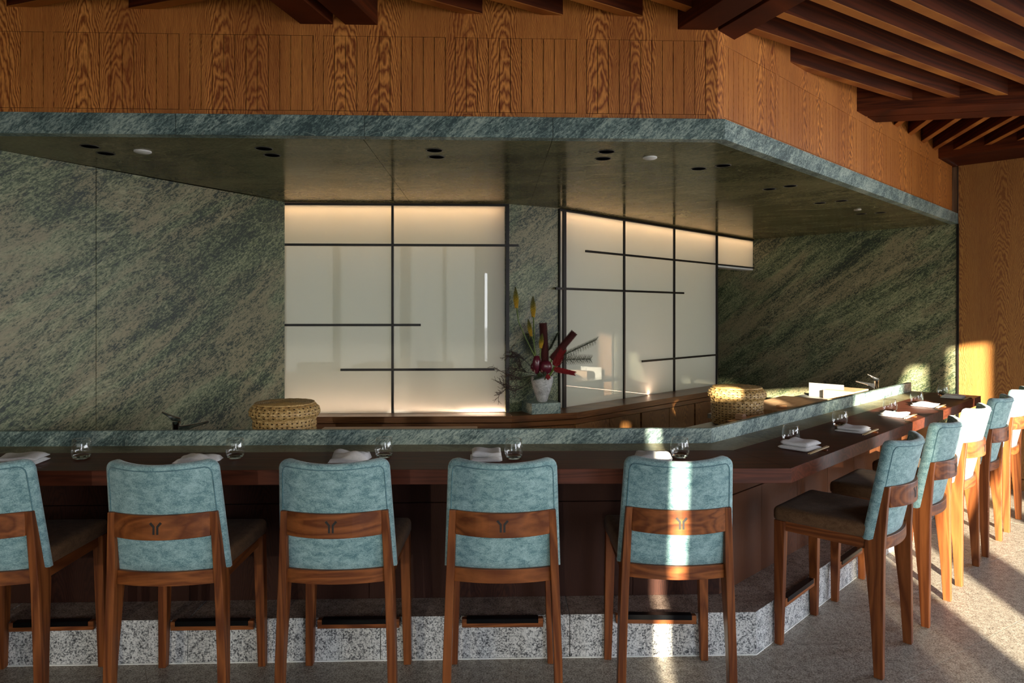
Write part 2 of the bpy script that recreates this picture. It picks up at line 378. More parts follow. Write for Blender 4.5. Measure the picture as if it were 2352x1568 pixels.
# glazed front behind the camera: unseen piers and openings set to shape the sun bands
OPEN = [(-4.2, -2.9), (-2.75, -1.6), (-1.4, -.78), (-.70, -.15), (.056, .110), (1.32, 1.52), (1.694, 2.09), (2.39, 3.065), (3.225, 3.47), (3.75, 4.9), (5.05, 6.3)]
HEAD = {4: 2.38, 6: 2.80, 8: 3.14}  # head heights set to cut the sun off surfaces farther in
fac = empty('wall_front_unseen'); structure(fac)
xs = [-5.0]+[v for o_ in OPEN for v in o_]+[7.5]
for k in range(0, len(xs), 2):
    m_ = MB(); m_.box(((xs[k]+xs[k+1])/2, FY, 1.77), (xs[k+1]-xs[k], .10, 3.52))
    if k == 10:      # two small high slots added to sun the basket and a board
        m_ = MB()
        for a_, b_ in ((xs[k], .57), (.74, 1.14), (1.29, xs[k+1])): m_.box(((a_+b_)/2, FY, 1.77), (b_-a_, .1, 3.52))
        for a_, b_ in ((.57, .74), (1.14, 1.29)): m_.box(((a_+b_)/2, FY, 1.25), (b_-a_, .1, 2.50)); m_.box(((a_+b_)/2, FY, 3.06), (b_-a_, .1, .94))
    if k == 14:      # the leaning column, with boxes added over it to stop stray sun
        m_ = MB(); X_ = [(1.68, 0), (1.92, 0), (2.98, 3.03), (2.50, 3.03)]
        m_.add([(x, FY-.05, z) for x, z in X_]+[(x, FY+.05, z) for x, z in X_], [(0, 1, 2, 3), (7, 6, 5, 4), (0, 4, 5, 1), (1, 5, 6, 2), (2, 6, 7, 3), (3, 7, 4, 0)])
        m_.box((2.24, FY, 3.28), (.4, .1, .5)); m_.box((2.39, FY, 3.165), (.62, .1, .73)); m_.build('leaning_column', M['facade'], fac); continue
    m_.build('pier', M['facade'], fac)
for k, (x0, x1) in enumerate(OPEN):
    m_ = MB(); m_.box(((x0+x1)/2, FY, .03), (x1-x0, .1, .06)); m_.build('sill', M['facade'], fac)
    h_ = HEAD.get(k, 2.97); m_ = MB()
    m_.box(((x0+x1)/2, FY, (h_+3.53)/2), (x1-x0, .1, 3.53-h_))
    m_.build('header', M['facade'], fac)
    portal(x0, x1, .05, h_)
    if k in (0, 1, 2, 3, 9, 10, 5):
        m_ = MB(); m_.box(((x0+x1)/2, FY+.08, 1.5), (x1-x0+.02, .002, 2.94)); m_.build('added_sheer', M['sheer2' if k == 5 else 'sheer'], fac)  # unseen blinds added to weaken the sun through these openings
# side walls of the room
m_ = MB(); m_.prism([(7.45, FY), (7.6, FY), (7.6, 4.0), (7.45, 4.0)], 0, .9); m_.prism([(7.45, FY), (7.6, FY), (7.6, 4.0), (7.45, 4.0)], 2.3, 3.5)
for k in range(6): m_.box((7.52, FY+.1+k*1.35, 1.6), (.12, .44, 2.7))
structure(m_.build('wall_right_unseen_glazed', M['facade']))  # unseen glazing, its openings sized to trim daylight from the right
l = bpy.data.lights.new('window_portal', 'AREA'); l.shape = 'RECTANGLE'; l.size = 6.8; l.size_y = 1.4; l.cycles.is_portal = True
p = bpy.data.objects.new('window_portal', l); C.objects.link(p); p.location = (7.63, .45, 1.6); p.rotation_euler = (PI/2, 0, PI/2)
m_ = MB(); m_.prism([(-5.0, FY), (-4.9, FY), (-4.9, 2.6), (-5.0, 2.6)], 0, 3.5); m_.prism([(-5.0, 2.6), (-3.2, 2.6), (-3.2, 2.7), (-5.0, 2.7)], 0, 3.5)
structure(m_.build('wall_left_room', M['facade']))
m_ = MB(); m_.prism([(-5, FY), (7.6, FY), (7.6, 9.6), (-5, 9.6)], ZT, ZT+.1); ceil = structure(m_.build('ceiling', M['deck']))

# ------------------------------------------------------------------ stone walls
def slab_wall(name, P, D, cuts, mat, z0=0.0, z1=ZS+.02, th=.03, side=1):
    base = MB(); slab(base, P, D, cuts[0], cuts[-1], side*th, side*(th+.12), 0, ZT)
    w = structure(base.build(name, M['facade']))
    for a, b in zip(cuts[:-1], cuts[1:]):
        m_ = MB(); slab(m_, P, D, a+NSEP, b-NSEP, 0, side*th, z0, z1); m_.build('stone_slab', mat, w, bevel=.0012, seg=1)
    return w
slab_wall('wall_left', LW, LD, [-.95, .489, 1.90], M['marble_left'], side=1)
m_ = MB(); slab(m_, LW, LD, -1.35, -.95, 0, .15, 0, 3.5); structure(m_.build('wall_left_return', M['oak1']))
slab_wall('wall_right', RW, RD, [0.006, 1.052, 2.10, 3.6], M['marble_right'], side=-1)
slab_wall('wall_pillar', (-.034, 5.277), Vector((.406, .221)).normalized(), [-.02, .48], M['marble'], side=1)
# oak end wall
base = MB(); slab(base, RW, RD, -2.6, .0, -.15, -.03, 0, ZT); wo = structure(base.build('wall_end', M['facade']))
for a, b in ((-1.25, -.004), (-2.6, -1.25)):
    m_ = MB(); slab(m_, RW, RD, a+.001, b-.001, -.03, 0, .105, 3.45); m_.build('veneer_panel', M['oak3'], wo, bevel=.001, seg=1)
m_ = MB(); slab(m_, RW, RD, -2.6, -.012, -.02, .012, 0, .10); structure(m_.build('baseboard_end', M['oak3'], None, bevel=.002))
m_ = MB(); slab(m_, RW, RD, -.010, .008, -.02, .014, 0, ZS); structure(m_.build('trim_1', M['black']))
# closing wall behind the passage and behind the screens
m_ = MB(); m_.prism([(.2, 8.1), (3.4, 9.5), (3.3, 9.6), (.2, 8.3)], 0, 3.5); m_.prism([(-2.0, 5.7), (.3, 5.85), (.3, 6.0), (-2.0, 5.9)], 0, 3.5)
m_.prism([along(S2, SD2, 0, .35), along(S2, SD2, 2.55, .35), along(S2, SD2, 2.55, .45), along(S2, SD2, 0, .45)], 0, 3.5)
m_.prism([along(S2, SD2, 2.52, .02), along(S2, SD2, 2.55, .02), along(S2, SD2, 2.55, 1.9), along(S2, SD2, 2.52, 1.9)], 0, 3.5)
structure(m_.build('wall_back', M['facade']))

# ------------------------------------------------------------------ soffit, stone band
soff = [along(FC, FD1, -3.98, .055), cross(along(FC, FD1, 0, .055), FD1, along(FC, FD2, 0, .055), FD2), along(FC, FD2, 4.50, .055), along(S2, SD2, 3.5), S2, (-.034, 5.277), S1, along(LW, LD, -.40)]
sf = empty('ceiling_soffit'); structure(sf)
def n2(v): return (v[0], v[1])
cutsx = [(-1.60, (.0356, -1.)), (-.72, (.0303, -1.)), (.197, (.003, -1.))]
pieces = []; rest = soff
for x, d in cutsx:
    nrm = (-1.0, -.03)
    pieces.append(clip(rest, (x-NSEP, 3.3), nrm)); rest = clip(rest, (x+NSEP, 3.3), (1.0, .03))
q = along(FC, FD2, .9); pieces.append(clip(rest, q, (-FD2.x, -FD2.y))); rest = clip(rest, along(FC, FD2, .902), n2(FD2))
q = along(FC, FD2, 2.6); pieces.append(clip(rest, q, (-FD2.x, -FD2.y))); pieces.append(clip(rest, along(FC, FD2, 2.602), n2(FD2)))
for pc in pieces:
    m_ = MB(); m_.prism(pc, ZS, ZS+.03); m_.build('stone_slab', M['marble_soffit'], sf)
m_ = MB(); m_.prism([(p_[0], p_[1]) for p_ in soff], ZS+.0305, ZS+.07); m_.build('backing', M['grout'], sf)
band = empty('trim_2'); structure(band)
c0 = FC
bis = cross(along(FC, FD1, 0, .06), FD1, along(FC, FD2, 0, .06), FD2)
def band_piece(a, b, D, end=None):
    P = [along(FC, D, a), along(FC, D, b), along(FC, D, b, .06), along(FC, D, a, .06)]
    if end == 'r': P[2] = bis
    if end == 'l': P[3] = bis
    m_ = MB(); m_.prism(P, ZS-.0005, ZB); m_.build('stone_band', M['marble_daylit'], band, bevel=.001, seg=1)
band_piece(-3.98, -2.622, FD1); band_piece(-2.62, -1.737, FD1); band_piece(-1.735, -.837, FD1); band_piece(-.835, 0, FD1, 'r')
band_piece(0, 1.5, FD2, 'l'); band_piece(1.502, 3.0, FD2); band_piece(3.002, 4.49, FD2)

# ------------------------------------------------------------------ oak bulkhead with grooved planks
def bulkhead(name, P, D, s_lo, s_hi, groups, mat):
    th = .018
    base = MB(); slab(base, P, D, s_lo, s_hi, th, th+.08, ZB-.04, ZT); w = structure(base.build(name, M['joist']))
    zb, zt = 2.567, 2.924
    m_ = MB(); slab(m_, P, D, s_lo, s_hi, 0, th, ZB-.02, zb-.002); m_.build('bottom_rail', mat, w, bevel=.0008, seg=1)
    m_ = MB(); slab(m_, P, D, s_lo, s_hi, 0, th, zt+.002, ZT); m_.build('top_rail', mat, w, bevel=.0008, seg=1)
    edges = [s_lo]+[v for g in groups for v in g]+[s_hi]
    for k in range(0, len(edges), 2):
        if edges[k+1]-edges[k] > .004:
            m_ = MB(); slab(m_, P, D, edges[k]+(.0015 if k else 0), edges[k+1]-.0015, 0, th, zb-.002, zt+.002); m_.build('stile', mat, w, bevel=.0008, seg=1)
    for a, b in groups:
        n = max(1, round((b-a)/.0532)); pw = (b-a)/n
        for i in range(n):
            m_ = MB(); slab(m_, P, D, a+i*pw+.0015, a+(i+1)*pw-.0015, .001, th, zb, zt); m_.build('plank', mat, w)
    return w
G = 3.4216
gr1 = [(-.43+.0, .199)]+[(.247, .830), (.881, 1.462), (1.511, 2.094), (2.142, 2.728), (2.779, 3.363)]
gr1 = [(a-G, b-G) for a, b in gr1]
bulkhead('wall_bulkhead', WC, FD1, -3.98, 0, gr1, M['oak1'])
bulkhead('wall_bulkhead_wing', WC, FD2, 0, 4.46, [(.06+k*.632, .06+k*.632+.583) for k in range(7)], M['oak2'])

# ------------------------------------------------------------------ ceiling joists and beams (pieces of the ceiling)
def member(name, A, B, w, z0, z1):
    """straight timber from A to B, w wide to the left of the line"""
    A = Vector(A); B = Vector(B); d = (B-A).normalized(); n = Vector((-d.y, d.x))*w
    P = [tuple(A), tuple(B), tuple(B+n), tuple(A+n)]
    if name == 'beam': return MB().prism(P, z0, z1).build(name, M['joist'], ceil, bevel=.002, seg=1)
    o = MB().prism(P, z0+.004, z1).build(name, M['joist'], ceil); MB().prism(P, z0, z0+.004).build('lit_underside', M['joist_lit'], o); return o
ZJ, ZJT, ZM = 3.04, 3.27, 2.98
BD1 = U(256.3); BD2 = U(-68.6); BD3 = U(-10.2); JD = U(32.05); JN = Vector((-JD.y, JD.x)); KD = U(-18.5); GD = U(77.4)
A1, B1 = (-1.016, 3.262), (-.803, 3.27)
for P in (A1, B1): 
    S = along(P, BD1, -.1); member('beam', S, along(S, BD1, 6.0), .15, ZM, ZJT+.03)
C1, D1_ = (.81, 3.33), (1.018, 3.33)
S = along(C1, BD2, -.12); member('beam', S, along(S, BD2, 6.2), .168, ZM, ZJT+.03)
S = along(D1_, BD2, -.3); member('beam', S, along(S, BD2, 6.4), .15, ZM, ZJT+.03)
E1, F1 = (2.386, 4.685), (2.557, 4.831)
S = along(E1, BD3, -.1); member('beam', S, along(S, BD3, 4.6), .15, ZM, ZJT+.03)
S = along(F1, BD3, -.14); member('beam', S, along(S, BD3, 4.5), .15, ZM, ZJT+.03)
def off(n, d): return Vector((n.x*d, n.y*d))
for k in range(28):
    o_ = 2.872-.1955*k; Q = off(JN, o_)
    w1 = cross(Q, JD, WC, FD1); b1 = cross(Q, JD, along(B1, BD1, 0, .15), BD1); c1 = cross(Q, JD, C1, BD2)
    r = w1 if w1[0] < c1[0] else c1
    if b1[0] < r[0]-.15 and b1[1] > -1.0: member('joist', b1, along(r, JD, .05), .048, ZJ, ZJT)
    if k >= 2:
        d1 = cross(Q, JD, along(D1_, BD2, 0, .15), BD2); e1 = cross(Q, JD, E1, BD3)
        w2 = cross(Q, JD, WC, FD2)
        st = d1 if k >= 3 else along(w2, JD, -.04)
        if e1[0]-st[0] > .1: member('joist', st, e1, .048, ZJ, ZJT)
KN = Vector((-KD.y, KD.x)); b0 = KN.dot(Vector((-1.844, 3.248)))
for k in range(0, 20):
    Q = off(KN, b0-.198*k-.048+.048); w1 = cross(Q, KD, WC, FD1); a1 = cross(Q, KD, A1, BD1); l1 = cross(Q, KD, (-4.8, 0), Vector((0, 1)))
    st = w1 if (w1[0] > -4.4 and k < 6) else l1
    member('joist', along(st, KD, -.05), a1, .048, ZJ, ZJT)
GN = Vector((GD.y, -GD.x)); endP, endD = (3.873, 6.10), Vector((.703, -.711))
for k in range(-1, 14):
    o_ = 1.964+.1935*k; Q = off(GN, o_); f1 = cross(Q, GD, along(F1, BD3, 0, .15), BD3); w2 = cross(Q, GD, WC, FD2); e2 = cross(Q, GD, endP, endD)
    top = w2 if w2[1] < e2[1] and w2[0] < e2[0]+.5 and k < 5 else e2
    if top[1]-f1[1] > .03: member('joist', f1, along(top, GD, .03), .045, ZJ, ZJT)
m_ = MB(); slab(m_, endP, endD, -.25, 3.2, 0, .62, 2.985, 3.2); m_.build('wall_beam', M['joist'], ceil, bevel=.002, seg=1)
# sprinkler hanging between the joists
sp_ = empty('sprinkler', (1.93, 3.10, 3.03)); tag(sp_, 'small metal sprinkler head hanging between the ceiling joists', 'sprinkler')
m_ = MB(); m_.lathe([(.006, .03), (.006, .30)], n=8); m_.build('pipe', M['steel'], sp_)
m_ = MB(); m_.lathe([(.016, .0), (.016, .003), (.004, .004), (.004, .02), (.010, .022), (.010, .032)], n=12); m_.build('deflector', M['chrome'], sp_)

# ------------------------------------------------------------------ soffit fittings
LAMPS = [(-2.133, 3.449), (-2.142, 3.600), (-1.270, 3.495), (-1.279, 3.640), (-.401, 3.532), (-.408, 3.681), (.493, 3.561), (.496, 3.722), (1.089, 3.982), (1.206, 3.899), (1.750, 4.643), (1.846, 4.531), (2.360, 5.235), (2.475, 5.133), (2.970, 5.814), (3.096, 5.738)]
names = ['leftmost pair over the left stone wall', 'second pair from the left', 'pair above the wide light screen', 'pair beside the large white disc', 'pair nearest the bend of the soffit', 'next pair past the bend', 'second-last pair towards the right wall', 'last pair by the right wall']
lamp0 = empty('downlight'); ob = MB()
ob.loft([[(R*math.cos(2*PI*i/28), R*math.sin(2*PI*i/28), z) for i in range(28)] for R, z in ((.0455, .0005), (.0450, -.002), (.0400, -.0025), (.0390, .0005))], False); ring = ob.build('trim_ring', M['ringm'], lamp0, smooth=True)
ob = MB(); ob.lathe([(.0405, .001), (.0405, -.0006), (.001, -.0008)], n=28); ob.build('lamp_well', M['well'], lamp0, smooth=True)
for i, (x, y) in enumerate(LAMPS):
    o = lamp0 if i == 0 else copy_tree(lamp0)
    o.location = (x, y, ZS)
    which = ('front' if i % 2 == 0 else 'back') if i < 8 else ('left' if i % 2 == 0 else 'right')
    tag(o, 'round black recessed downlight, %s one of the %s' % (which, names[i//2]), 'downlight', 'recessed downlights in the stone soffit')
for (x, y, r, lb) in [(-1.921, 3.551, .042, 'grey-white disc detector in the soffit over the left stone wall'), (.746, 3.691, .038, 'bright white disc detector in the soffit above the second light screen'), (2.819, 5.568, .028, 'small metal disc between the last soffit downlights near the right wall')]:
    m_ = MB(); m_.lathe([(r, 0), (r, -.006), (r*.8, -.010), (.002, -.011)], (x, y, ZS), n=28)
    tag(m_.build('ceiling_detector', M['white' if r > .03 else 'steel'], None, smooth=True, angle=40), lb, 'detector')

# ------------------------------------------------------------------ light screens
def strip_light(P, D, s0, s1, off_, z, up, watt, col):
    A = along(P, D, s0, off_); B = along(P, D, s1, off_); L = math.hypot(B[0]-A[0], B[1]-A[1])
    l = bpy.data.lights.new('led_strip', 'AREA'); l.shape = 'RECTANGLE'; l.size = L; l.size_y = .02; l.energy = watt; l.color = col
    p = bpy.data.objects.new('led_strip', l); C.objects.link(p); p.location = ((A[0]+B[0])/2, (A[1]+B[1])/2, z)
    p.rotation_euler = (0 if not up else PI, 0, math.atan2(B[1]-A[1], B[0]-A[0])*(1 if not up else -1))
def screen(name, label, P, D, s0, s1, z0, z1, vert, horiz, extra=None):
    root = empty(name, (P[0], P[1], 0)); tag(root, label, 'light screen')
    Z = Vector((0, 0)); P0 = (0.0, 0.0)
    def bar(nm, a, b, za, zb, o0=-.016, o1=.004):
        m_ = MB(); slab(m_, P0, D, a, b, o0, o1, za, zb); return m_.build(nm, M['black'], root, bevel=.001, seg=1)
    bar('frame_rail', s0, s1, z1-.016, z1, -.020, .02)
    for s, w in vert: bar('mullion', s-w/2, s+w/2, z0, z1)
    for a, b, z in horiz: bar('glazing_bar', a, b, z-.009, z+.009, -.024, -.012)
    return root, bar
def lightbox(root, P0, D, s0, s1, z0, z1, depth=.11):
    m_ = MB(); slab(m_, P0, D, s0, s1, depth, depth+.01, z0, z1); m_.build('led_sheet', M['led'], root)
    m_ = MB(); slab(m_, P0, D, s0, s0+.006, .008, depth, z0, z1); slab(m_, P0, D, s1-.006, s1, .008, depth, z0, z1)
    slab(m_, P0, D, s0, s1, .008, depth, z1-.004, z1+.004); slab(m_, P0, D, s0, s1, .008, depth, z0-.004, z0+.004)
    m_.build('lightbox', M['boxwhite'], root)
WARM = (1.0, .58, .28); WARM2 = (1.0, .66, .46)
Zb = .822
r1, bar = screen('light_screen', 'wide backlit white screen with black bars facing the counter, left of the vase', S1, SD1, 0, 1.75, Zb, 2.434,
    [(.014, .026), (.856, .018), (1.738, .028)], [(.013, 1.824, 2.115), (.013, 1.073, 1.503), (.462, 1.639, 1.161)])
for a, b in ((.017, .847), (.865, 1.724)):
    m_ = MB(); slab(m_, (0, 0), SD1, a, b, 0, .006, Zb, 2.425); m_.build('pane', M['opal'], r1)
lightbox(r1, (0, 0), SD1, .004, 1.745, Zb, 2.425)
strip_light(S1, SD1, .02, 1.73, .05, 2.418, False, 2.4, WARM); strip_light(S1, SD1, .02, 1.73, .05, Zb+.012, True, 1.9, WARM2)
r2, bar = screen('light_screen', 'backlit white screen with black bars running back to the right wall, right of the vase', S2, SD2, 0, 3.45, Zb, 2.434,
    [], [(.325, 2.527, 2.112), (-.053, 1.868, 1.791), (1.146, 2.509, 1.148)])
for s, w, z0 in ((.006, .014, Zb), (.066, .036, Zb), (.883, .018, Zb), (1.708, .020, Zb), (2.546, .026, Zb), (3.438, .024, 2.11)):
    bar('mullion', s-w/2, s+w/2, z0, 2.434)
bar('frame_rail', 2.53, 3.45, 2.104, 2.118, -.02, .02)
for a, b, z0 in ((.013, .048, Zb), (.084, .874, Zb), (.892, 1.698, Zb), (1.718, 2.533, Zb), (2.559, 3.426, 2.118)):
    m_ = MB(); slab(m_, (0, 0), SD2, a, b, 0, .006, z0, 2.425); m_.build('pane', M['opal'], r2)
lightbox(r2, (0, 0), SD2, .002, 2.55, Zb, 2.425); lightbox(r2, (0, 0), SD2, 2.552, 3.44, 2.12, 2.425)
strip_light(S2, SD2, .02, 2.53, .05, 2.418, False, 3.6, WARM); strip_light(S2, SD2, .02, 2.53, .05, Zb+.012, True, 2.7, WARM2)
strip_light(S2, SD2, 2.57, 3.42, .05, 2.418, False, 1.2, WARM)
m_ = MB(); slab(m_, (0, 0), SD2, 2.56, 3.44, .0, .13, 2.085, 2.103); m_.build('underside', M['white'], r2)

# ------------------------------------------------------------------ oak back counter below the screens
bc = empty('back_counter'); tag(bc, 'long low oak back counter with panelled doors below the light screens', 'counter')
front = [(-1.98, 5.035), (-.003, 5.085), (.504, 5.272), (2.40, 7.12)]
backl = [(-1.85, 5.23), (-.03, 5.30), (.36, 5.51), (2.16, 7.30)]
def poly_off(pts, d):
    out = []
    for i, p_ in enumerate(pts):
        dirs = []
        if i: v = Vector(p_)-Vector(pts[i-1]); dirs.append(v.normalized())
        if i < len(pts)-1: v = Vector(pts[i+1])-Vector(p_); dirs.append(v.normalized())
        if len(dirs) == 1: n = Vector((-dirs[0].y, dirs[0].x)); out.append((p_[0]+n.x*d, p_[1]+n.y*d))
        else:
            q_ = cross((p_[0]-dirs[0].y*d, p_[1]+dirs[0].x*d), dirs[0], (p_[0]-dirs[1].y*d, p_[1]+dirs[1].x*d), dirs[1]); out.append(q_)
    return out
def ribbon(mb, pts, d0, d1, z0, z1):
    a = poly_off(pts, d0); b = poly_off(pts, d1)
    for i in range(len(pts)-1): mb.prism([a[i], a[i+1], b[i+1], b[i]], z0, z1)
    return mb
for i in range(3):
    m_ = MB(); m_.prism([front[i], front[i+1], backl[i+1], backl[i]], .779, .827); m_.build('ledge', M['ledge'], bc, bevel=.0015, seg=1)
for i in range(3):
    a = poly_off(front, .012); m_ = MB(); m_.prism([a[i], a[i+1], poly_off(front, .15)[i+1], poly_off(front, .15)[i]], .735, .772); m_.build('rail', M['ledge'], bc, bevel=.0015, seg=1)
m_ = MB(); ribbon(m_, front, .06, .17, .1, .778); m_.build('carcass', M['joist'], bc)
fo = poly_off(front, .03)
for i in range(3):
    A = Vector(fo[i]); B = Vector(fo[i+1]); L = (B-A).length; D = (B-A).normalized(); n = max(1, round(L/.42))
    for k in range(n):
        m_ = MB(); slab(m_, A, D, k*L/n+(.012 if k % 2 == 0 else .003), (k+1)*L/n-(.003 if k % 2 == 0 else .012), 0, .025, .12, .728)
        m_.build('door', M['cab2' if i == 2 else 'cab1'], bc, bevel=.001, seg=1)

# ------------------------------------------------------------------ the bar: plinth, body, tops
PL = [(-2.93, 3.067), (1.14, 3.190), (3.80, 5.835)]          # plinth face
BL = [(-2.86, 3.272), (1.030, 3.393), (3.63, 5.905)]         # body face
TF = [(-2.98, 2.915), (1.218, 2.978), (3.814, 5.553)]        # timber front edge
TS = [(-2.80, 3.287), (1.093, 3.370), (3.565, 5.806)]        # timber / stone joint
UF = [(-2.71, 3.457), (1.037, 3.554), (3.440, 5.880)]        # upstand face
pn = empty('plinth'); tag(pn, 'stepped speckled grey granite plinth running under the bar counter', 'plinth')
PD = [(Vector(PL[1])-Vector(PL[0])).normalized(), (Vector(PL[2])-Vector(PL[1])).normalized()]
pb = poly_off(PL, .55)
def plinth_slab(A, B, A2, B2):
    m_ = MB(); P = [A, B, B2, A2]; m_.prism(P, 0, .2)
    m_.mi[1] = 1
    m_.mi = [1 if k == 1 else 0 for k in range(len(m_.f))]
    m_.build('granite_slab', [M['granite'], M['granite_top']], pn, bevel=.001, seg=1)
for i in (0, 1):
    L = (Vector(PL[i+1])-Vector(PL[i])).length; D = PD[i]
    if i == 0: cuts = [0, L-3*.873-.873, L-3*.873, L-2*.873, L-.873, L]
    else: cuts = [0, .75, 1.62, 2.49, 3.36, L]
    for a, b in zip(cuts[:-1], cuts[1:]):
        A = along(PL[i], D, a+.0015); B = along(PL[i], D, b-.0015); A2 = along(PL[i], D, a+.0015, .55); B2 = along(PL[i], D, b-.0015, .55)
        if i == 0 and b == L: B = PL[1]; B2 = pb[1]
        if i == 1 and a == 0: A = PL[1]; A2 = pb[1]
        if b-a > .02: plinth_slab(A, B, A2, B2)
m_ = MB(); ribbon(m_, PL, -.004, .0, 0, .005); m_.build('sealant', M['seal'], pn)

bar_ = empty('bar_counter'); tag(bar_, 'long angled bar counter with dark timber top, green stone strip and dark panelled body', 'counter')
m_ = MB(); ribbon(m_, BL, .02, .40, .2, .86); m_.build('carcass', M['body'], bar_)
for i in (0, 1):
    A = Vector(BL[i]); B = Vector(BL[i+1]); L = (B-A).length; D = (B-A).normalized(); n = round(L/.44)
    for k in range(n):
        m_ = MB(); slab(m_, A, D, k*L/n+.001, (k+1)*L/n-.001, 0, .02, .2, .665); m_.build('panel', M['body_lit' if i else 'body'], bar_, bevel=.001, seg=1)
    m_ = MB(); slab(m_, A, D, 0, L, .006, .02, .668, .86); m_.build('top_rail', M['body_lit' if i else 'body'], bar_)
m_ = MB(); m_.prism([TF[0], TF[1], TS[1], TS[0]], .855, .92); m_.build('timber_top', M['table'], bar_, bevel=.0015)
m_ = MB(); m_.prism([TF[1], TF[2], TS[2], TS[1]], .855, .92); m_.build('timber_top', M['table'], bar_, bevel=.0015)
UF2 = (3.440, 5.925)
for i in (0, 1):
    e = 0 if i == 0 else .0
    m_ = MB(); m_.prism([TS[i], TS[i+1], (UF[i+1] if i == 0 else (3.40, 5.965)), UF[i]] if i == 0 else [TS[1], TS[2], (3.30, 6.075), (3.02, 5.80), (3.05, 5.62), UF[1]], .87, .9195); m_.build('stone_strip', M['marble_top'], bar_)
m_ = MB(); m_.prism([UF[0], UF[1], poly_off(UF, .03)[1], poly_off(UF, .03)[0]], .852, .996); m_.build('stone_upstand', M['marble_daylit'], bar_, bevel=.001, seg=1)
m_ = MB(); m_.prism([UF[1], UF[2], poly_off(UF, .03)[2], poly_off(UF, .03)[1]], .852, .996); m_.build('stone_upstand', M['marble_daylit'], bar_, bevel=.001, seg=1)

# preparation worktop behind the upstand
wt = empty('prep_worktop'); tag(wt, 'grey steel preparation worktop behind the stone upstand of the bar', 'worktop')
u1 = poly_off(UF, .031); u2 = poly_off(UF, .58)
m_ = MB(); m_.prism([u1[0], u1[1], u2[1], u2[0]], .815, .85); m_.build('worktop_slab', M['steel'], wt, bevel=.002)
UD = (Vector(UF[2])-Vector(UF[1])).normalized()
P_ = [u1[1], along(UF[1], UD, 3.30, .031), along(UF[1], UD, 3.30, .80), along(UF[1], UD, 1.35, .80), along(UF[1], UD, 1.35, .58), u2[1]]
m_ = MB(); m_.prism(P_, .815, .85); m_.build('worktop_slab', M['steel'], wt, bevel=.002)
m_ = MB(); ribbon(m_, [u1[0], u1[1], along(UF[1], UD, 3.25, .031)], .02, .50, 0, .814); m_.build('carcass', M['body'], wt)

# ------------------------------------------------------------------ bar chairs
def leg_loft(sections):   # (x0,x1,y0,y1,z)
    m_ = MB(); m_.loft([[(x0, y0, z), (x1, y0, z), (x1, y1, z), (x0, y1, z)] for x0, x1, y0, y1, z in sections]); return m_
def curved_band(w, ys, bulge, t, z0, z1, n=14, w2=None):
    m_ = MB(); loops = []
    for k in range(n+1):
        u = -1+2*k/n; x = u*w; y = ys-bulge*(1-u*u)
        loops.append([(x, y, z0), (x, y-t, z0), (x, y-t, z1), (x, y, z1)])
    m_.loft(loops); return m_
def back_panel():
    m_ = MB(); loops = []; zb, zt, t_ = .595, 1.036, .046; nu = 14
    zs_ = [zb, zb+.006]+[zb+(zt-zb)*k/10 for k in range(1, 9)]+[zt-.05, zt-.032, zt-.020, zt-.011, zt-.005, zt]
    for z in zs_:
        f = (z-zb)/(zt-zb); ysd = -.150-.083*f; w = .230-.020*f; b = .042+.026*f; R = .034; tt = t_*(1-.12*f)
        if z > zt-R: w = w-R+math.sqrt(max(0, R*R-(z-(zt-R))**2))
        sh = 0.0
        if z > zt-.014: sh = .013*(1-math.sqrt(max(0, 1-((z-(zt-.014))/.014)**2)))
        if z <= zb: sh = .008
        L = []
        rr = tt/2-.0
        for k in range(nu+1):
            u = -1+2*k/nu; x = u*(w-.010); L.append((x, ysd-sh-b*(1-u*u), z-.008*f*f*(1-u*u)))
        L.append((w, ysd-tt*.28-.0, z)); L.append((w, ysd-tt*.72, z))
        for k in range(nu+1):
            u = 1-2*k/nu; x = u*(w-.010); L.append((x, ysd-tt+sh-b*(1-u*u), z-.008*f*f*(1-u*u)))
        L.append((-w, ysd-tt*.72, z)); L.append((-w, ysd-tt*.28, z))
        loops.append(L)
    m_.loft(loops); return m_
def piping(face):
    """seam cord around the panel near its edge, face -1 = rear"""
    zb, zt, t_ = .600, 1.036, .046
    pts = []
    def P(u, z):
        f = (z-zb)/(zt-zb); w = .230-.020*f-.018; b = .042+.026*f; tt = t_*(1-.12*f)
        y = -.150-.083*f-b*(1-(u*w/(w+.008))**2)
        return (u*w, y-(tt+.0005) if face < 0 else y+.0005, z-.008*f*f*(1-u*u))
    for k in range(9): pts.append(P(-1, zb+(zt-.05-zb)*k/8))
    for a in (30, 60): pts.append(P(-1+.10*(1-math.cos(math.radians(a))), zt-.05+.028*math.sin(math.radians(a))))
    for k in range(15): pts.append(P(-.9+1.8*k/14, zt-.021))
    for a in (60, 30): pts.append(P(1-.10*(1-math.cos(math.radians(a))), zt-.05+.028*math.sin(math.radians(a))))
    for k in range(9): pts.append(P(1, zt-.05-(zt-.05-zb)*k/8))
    m_ = MB(); m_.tube(pts, .0026, 5); return m_
def seat_cushion():
    m_ = MB(); loops = []
    for z, s in ((.598, .010), (.603, .002), (.612, 0), (.640, 0), (.650, .003), (.657, .010), (.661, .022), (.663, .06)):
        L = []
        for (cx_, cy_, a0) in ((.238-.03, .250-.03, 0), (-.238+.03, .250-.03, 90), (-.225+.02, -.185+.02, 180), (.225-.02, -.185+.02, 270)):
            R = .03 if cy_ > 0 else .02
            for a in (0, 30, 60, 90):
                A = math.radians(a0+a); L.append(((cx_)+(R-s)*math.cos(A) if s < R else cx_*(1-(s-R)/.4), (cy_)+(R-s)*math.sin(A) if s < R else cy_*(1-(s-R)/.4), z))
        loops.append(L)
    m_.loft(loops); return m_
